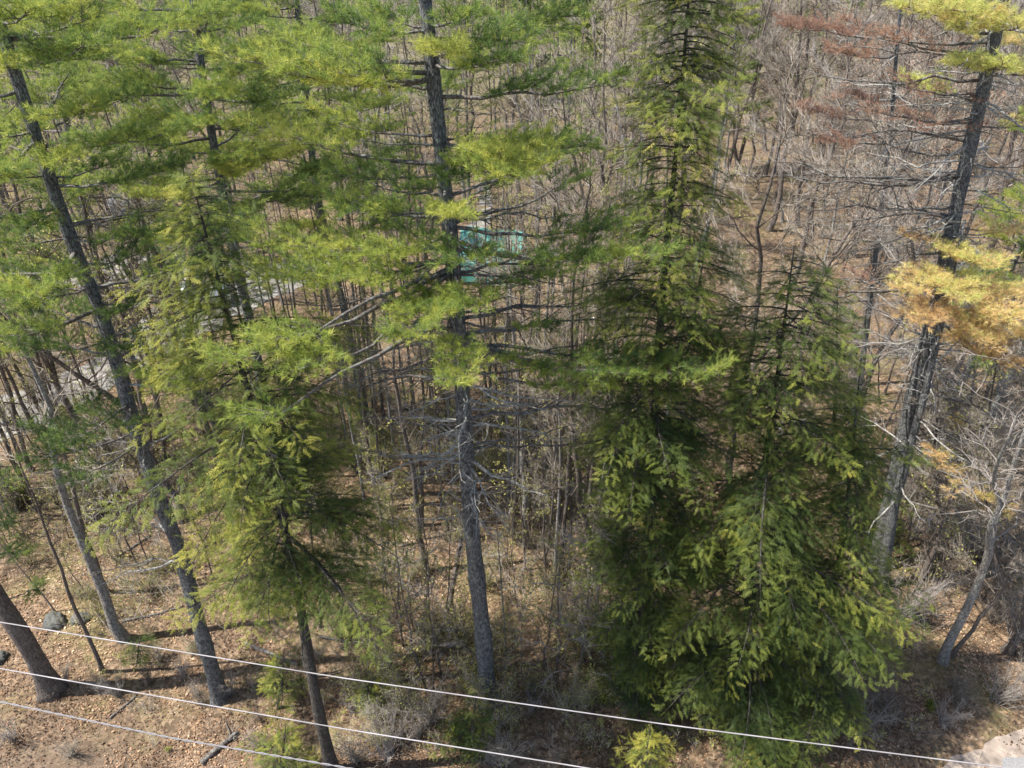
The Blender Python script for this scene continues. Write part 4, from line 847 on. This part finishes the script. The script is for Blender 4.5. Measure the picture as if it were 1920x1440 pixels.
log('second pale broken log right of the yellow-green hemlock trunk', (600, 1200), (680, 1212), .05, 5)
log('dark fallen branch lying between lichened trunk and leaning pine', (230, 1165), (345, 1140), .05, 6, M_BLIMB)
log('brown leaning snag lying left of the centre pine', (840, 1140), (865, 1000), .09, 7, M_BRED)
def rock(label, px, py, s, seed):
    import bmesh
    bm = bmesh.new(); bmesh.ops.create_icosphere(bm, subdivisions=4, radius=1); rng = np.random.default_rng(seed); ph = rng.uniform(0, 6, 9)
    for v in bm.verts:
        x, y, z = v.co; f = 1+.16*math.sin(x*2.3+ph[0])*math.sin(y*2.7+ph[1])+.1*math.sin(z*4+ph[2]+x*3)+.07*math.sin(x*9+y*7+ph[3])+.05*math.sin(z*13+y*11)+.09*abs(math.sin(x*4.3+z*5+ph[4]))
        v.co = v.co*f; v.co.z *= .62; v.co.x *= 1.15
    me = bpy.data.meshes.new('boulder'); bm.to_mesh(me); bm.free()
    for p in me.polygons: p.use_smooth = True
    me.materials.append(M_ROCK); o = bpy.data.objects.new('boulder', me); C.objects.link(o); b = gnd(px, py); o.location = (b[0], b[1], b[2]+s*.25); o.scale = (s, s, s); return tag(o, label, 'boulder')
M_ROCK = bark('rock', (.07, .07, .065), (.15, .15, .14), (.27, .27, .25), 5, .3, (.22, .24, .18), .6)
rock('mossy grey boulder on the leaf floor behind the upper wire at the left', 105, 1172, .34, 1)
rock('brown half-buried boulder right of the grey one', 150, 1165, .27, 3)
rock('dark rock at the left edge between the upper and middle wires', -2, 1240, .3, 5)

# ---------------------------------------------------------------- wires
M_WIRE = plain('bare_cable', (.33, .31, .315), .6, .0, .3, noise=.35, scale=1.5)
M_WIRE2 = plain('dark_cable', (.22, .21, .22), .5)
def wire(label, pts, z, r, mat, twist=False):
    P = [plane(px, py, z) for px, py in pts]; a, b = P[0], P[-1]; d = (b-a)/np.linalg.norm(b-a)
    k = np.linspace(-30, np.linalg.norm(b-a)+30, 160); s = np.array([np.dot(p-a, d) for p in P]); n = np.cross(d, [0, 0, 1.])
    off = np.interp(k, s, [np.dot(p-a, n) for p in P]); X = a+k[:, None]*d+off[:, None]*n; X[:, 2] = z+.00035*(k-8)**2
    g = Geo()
    if not twist: tube(g, X, r, 8)
    else:
        u = np.linspace(0, 1, 1600)*(len(k)-1); X2 = np.stack([np.interp(u, range(len(k)), X[:, c]) for c in range(3)], -1); th = np.linspace(0, 2*np.pi*170, 1600)
        for ph in (0, np.pi): tube(g, X2+np.stack([np.zeros(1600), np.cos(th+ph), np.sin(th+ph)], -1)*r*.8, r*.75, 5)
    o = g.build('overhead_wire', mat, None, a, smooth=True); o.location = a; return tag(o, label, 'wire', 'overhead wires along the street')
wire('upper pale overhead wire, the longest of the three', [(0, 1168), (640, 1271), (1280, 1363), (1880, 1440)], 12.5, .0085, M_WIRE)
wire('middle pale overhead wire', [(0, 1255), (640, 1366), (1100, 1440)], 12.5, .0085, M_WIRE)
wire('lowest overhead wire, darker and twisted', [(0, 1317), (320, 1384), (640, 1438)], 12.0, .010, M_WIRE2, True)

# ---------------------------------------------------------------- tarp shelter, cars, trailer glimpsed through the trees
M_TEAL = plain('teal_tarp', (.08, .29, .245), .7, noise=.3, scale=1.5)
M_POLE = plain('grey_pole', (.32, .31, .30), .5)
def box(g, lo, hi, mat=0):
    x0, y0, z0 = lo; x1, y1, z1 = hi
    v = np.array([[x0, y0, z0], [x1, y0, z0], [x1, y1, z0], [x0, y1, z0], [x0, y0, z1], [x1, y0, z1], [x1, y1, z1], [x0, y1, z1]])
    q = [(0, 3, 2, 1), (4, 5, 6, 7), (0, 1, 5, 4), (1, 2, 6, 5), (2, 3, 7, 6), (3, 0, 4, 7)]
    g.add(v, [t for a, b, c, d in q for t in ((a, b, c), (a, c, d))], mat)
b = gnd(925, 515)
t = thing('tarp_shelter', 'teal tarpaulin shelter with a sagging roof glimpsed right of the centre pine trunk', 'shelter', b, R(78)); t.scale = (1.15, 1, 1.3)
g = Geo(); n = 22; m = 26; wd, dp = 1.9, 2.3; U, V = np.meshgrid(np.linspace(-1, 1, n), np.linspace(-1, 1, m)); rq = np.random.default_rng(3)
Z = 2.75-1.45*np.abs(U)-.10*np.sin(np.abs(U)*3.1)*(1+.6*np.cos(V*7))+.02*np.sin(U*31+V*9)+rq.normal(0, .012, U.shape)
v = np.stack([U*wd+.05*np.sin(V*9), V*dp, Z], -1).reshape(-1, 3); i = (np.arange(m-1)[:, None]*n+np.arange(n-1)[None]).ravel()
f = np.concatenate([np.stack([i, i+1, i+n+1], -1), np.stack([i, i+n+1, i+n], -1)]); g.add(v, f); v2 = v-[0, 0, .012]; g.add(v2, f[:, ::-1]); rf = g.build('tarp_roof', M_TEAL, t)
for vy in (-.8, .75):
    g = Geo(); row = int((vy+1)/2*(m-1)); tube(g, v.reshape(m, n, 3)[row]+[0, 0, .012], .018, 5); g.build('seam', M_POLE, rf)
for sx in (-1, 1):
    g = Geo(); U, V = np.meshgrid(np.linspace(-1, 1, 14), np.linspace(0, 1, 8)); v = np.stack([sx*(wd+.03)+.06*np.sin(U*12)*V, U*dp, 1.3-V*1.2], -1).reshape(-1, 3)
    i = (np.arange(7)[:, None]*14+np.arange(13)[None]).ravel(); f = np.concatenate([np.stack([i, i+1, i+15], -1), np.stack([i, i+15, i+14], -1)]); g.add(v, f); g.add(v+[sx*.012, 0, 0], f[:, ::-1]); g.build('tarp_wall', M_TEAL, t, smooth=True)
    for sy in (-1, 1): g = Geo(); tube(g, [[sx*wd*.96, sy*dp*.97, -.1], [sx*wd*.96, sy*dp*.97, 1.34]], .04, 8); g.build('pole', M_POLE, t, smooth=True)
for sy in (-1, 1): g = Geo(); tube(g, [[0, sy*dp*.97, -.1], [0, sy*dp*.97, 2.46]], .04, 8); g.build('ridge_pole', M_POLE, t, smooth=True)
M_DARKCAR = plain('dark_paint', (.02, .025, .04), .18, .2, .8); M_LIGHTCAR = plain('silver_paint', (.45, .48, .52), .3, .4, .6); M_GLASS = plain('car_glass', (.03, .04, .05), .05, 0, 1.); M_TYRE = plain('tyre_rubber', (.02, .02, .02), .8); M_LAMP = plain('lamp_glass', (.6, .6, .58), .1); M_RED = plain('tail_lamp', (.4, .02, .02), .2)
def car(label, px, py, rz, paint):
    import bmesh
    b = gnd(px, py); t = thing('parked_car', label, 'car', (b[0], b[1], b[2]+.03), rz)
    def loft(secs, w, name, mat):        # side outline swept over the width with tumblehome
        g = Geo(); ys = [-1, -.93, -.6, 0, .6, .93, 1]; n = len(secs); V = []
        for yy in ys:
            k = 1-.10*abs(yy)**6
            for (x, z, s) in secs: V.append([x*(1-.02*abs(yy)**4), yy*w*s, z*k if z > .8 else z])
        F_ = []
        for a in range(len(ys)-1):
            for i in range(n): j = (i+1) % n; F_ += [[a*n+i, a*n+j, (a+1)*n+j], [a*n+i, (a+1)*n+j, (a+1)*n+i]]
        for a, fl in ((0, 0), (len(ys)-1, 1)):
            for i in range(1, n-1): F_.append([a*n, a*n+i, a*n+i+1] if fl else [a*n, a*n+i+1, a*n+i])
        g.add(V, F_); return g.build(name, mat, t)
    loft([(-2.2, .35, 1), (-2.25, .6, 1), (-2.15, .85, .98), (-1.4, .95, .96), (1.0, .95, .96), (2.0, .78, .94), (2.25, .6, .96), (2.2, .32, 1)], .88, 'body', paint)
    loft([(-1.5, .93, .93), (-1.15, 1.38, .8), (.1, 1.42, .8), (.95, .93, .93)], .88, 'window_glass', M_GLASS)
    g = Geo(); box(g, (-1.05, -.66, 1.40), (.05, .66, 1.44)); g.build('roof', paint, t)
    for sx in (-1.35, 1.4):
        for sy in (-.8, .8):
            g = Geo(); tube(g, [[sx, sy-.1, .33], [sx, sy+.1, .33]], .33, 20); w = g.build('wheel', M_TYRE, t, smooth=False)
            g = Geo(); s = 1 if sy > 0 else -1; tube(g, [[sx, sy+s*.09, .33], [sx, sy+s*.115, .33]], .2, 14); g.build('rim', M_LIGHTCAR, w)
    for sy in (-.6, .6):
        g = Geo(); box(g, (2.15, sy-.15, .58), (2.27, sy+.15, .72)); g.build('headlight', M_LAMP, t)
        g = Geo(); box(g, (-2.28, sy-.15, .62), (-2.17, sy+.15, .78)); g.build('tail_light', M_RED, t)
car('dark blue car with sky glinting off its glass, glimpsed between pines above the gravel', 458, 428, R(70), M_DARKCAR)
car('silver car parked on the gravel, almost hidden by the yellow-green hemlock', 372, 572, R(20), M_LIGHTCAR)
# grey shed in the wood at the upper left
b = gnd(275, 415); t = thing('grey_shed', 'blue-grey shed with a low roof half hidden by bare branches at the upper left', 'shed', b, R(-12))
M_SHED = plain('grey_boards', (.22, .25, .28), .8, noise=.2, scale=5); M_ROOF = plain('shingles', (.16, .16, .17), .9, noise=.2, scale=9)
g = Geo(); box(g, (-2, -1.5, -.3), (2, 1.5, 2.1)); g.build('wall', M_SHED, t)
g = Geo(); v = [[-2.25, -1.75, 2.05], [2.25, -1.75, 2.05], [2.25, 0, 2.9], [-2.25, 0, 2.9], [2.25, 1.75, 2.05], [-2.25, 1.75, 2.05]]
v = np.array(v+[[a, b_, c-.09] for a, b_, c in v]); g.add(v, [(0, 1, 2), (0, 2, 3), (3, 2, 4), (3, 4, 5), (6, 8, 7), (6, 9, 8), (9, 10, 8), (9, 11, 10), (0, 6, 7), (0, 7, 1), (5, 4, 10), (5, 10, 11), (1, 7, 8), (1, 8, 2), (2, 8, 10), (2, 10, 4), (0, 3, 9), (0, 9, 6), (3, 5, 11), (3, 11, 9)]); g.build('roof', M_ROOF, t)
g = Geo(); v = [[-2, -1.5, 2.1], [-2, 1.5, 2.1], [-2, 0, 2.78], [2, -1.5, 2.1], [2, 1.5, 2.1], [2, 0, 2.78]]; g.add(v, [(0, 2, 1), (3, 4, 5)]); g.build('gable', M_SHED, t)
g = Geo(); box(g, (-.5, -1.54, 0), (.4, -1.5, 1.9)); d = g.build('door', M_ROOF, t)
g = Geo(); box(g, (.9, -1.54, .9), (1.6, -1.5, 1.5)); d = g.build('window', M_GLASS, t)

# prototypes only served as sources: remove them
protos = [o for o in C.objects if o.parent is None and 'category' in o and o.get('label', '') == '']
for o in [c for p in protos for c in p.children]+protos: bpy.data.objects.remove(o)
for o in C.objects: o.hide_render = False
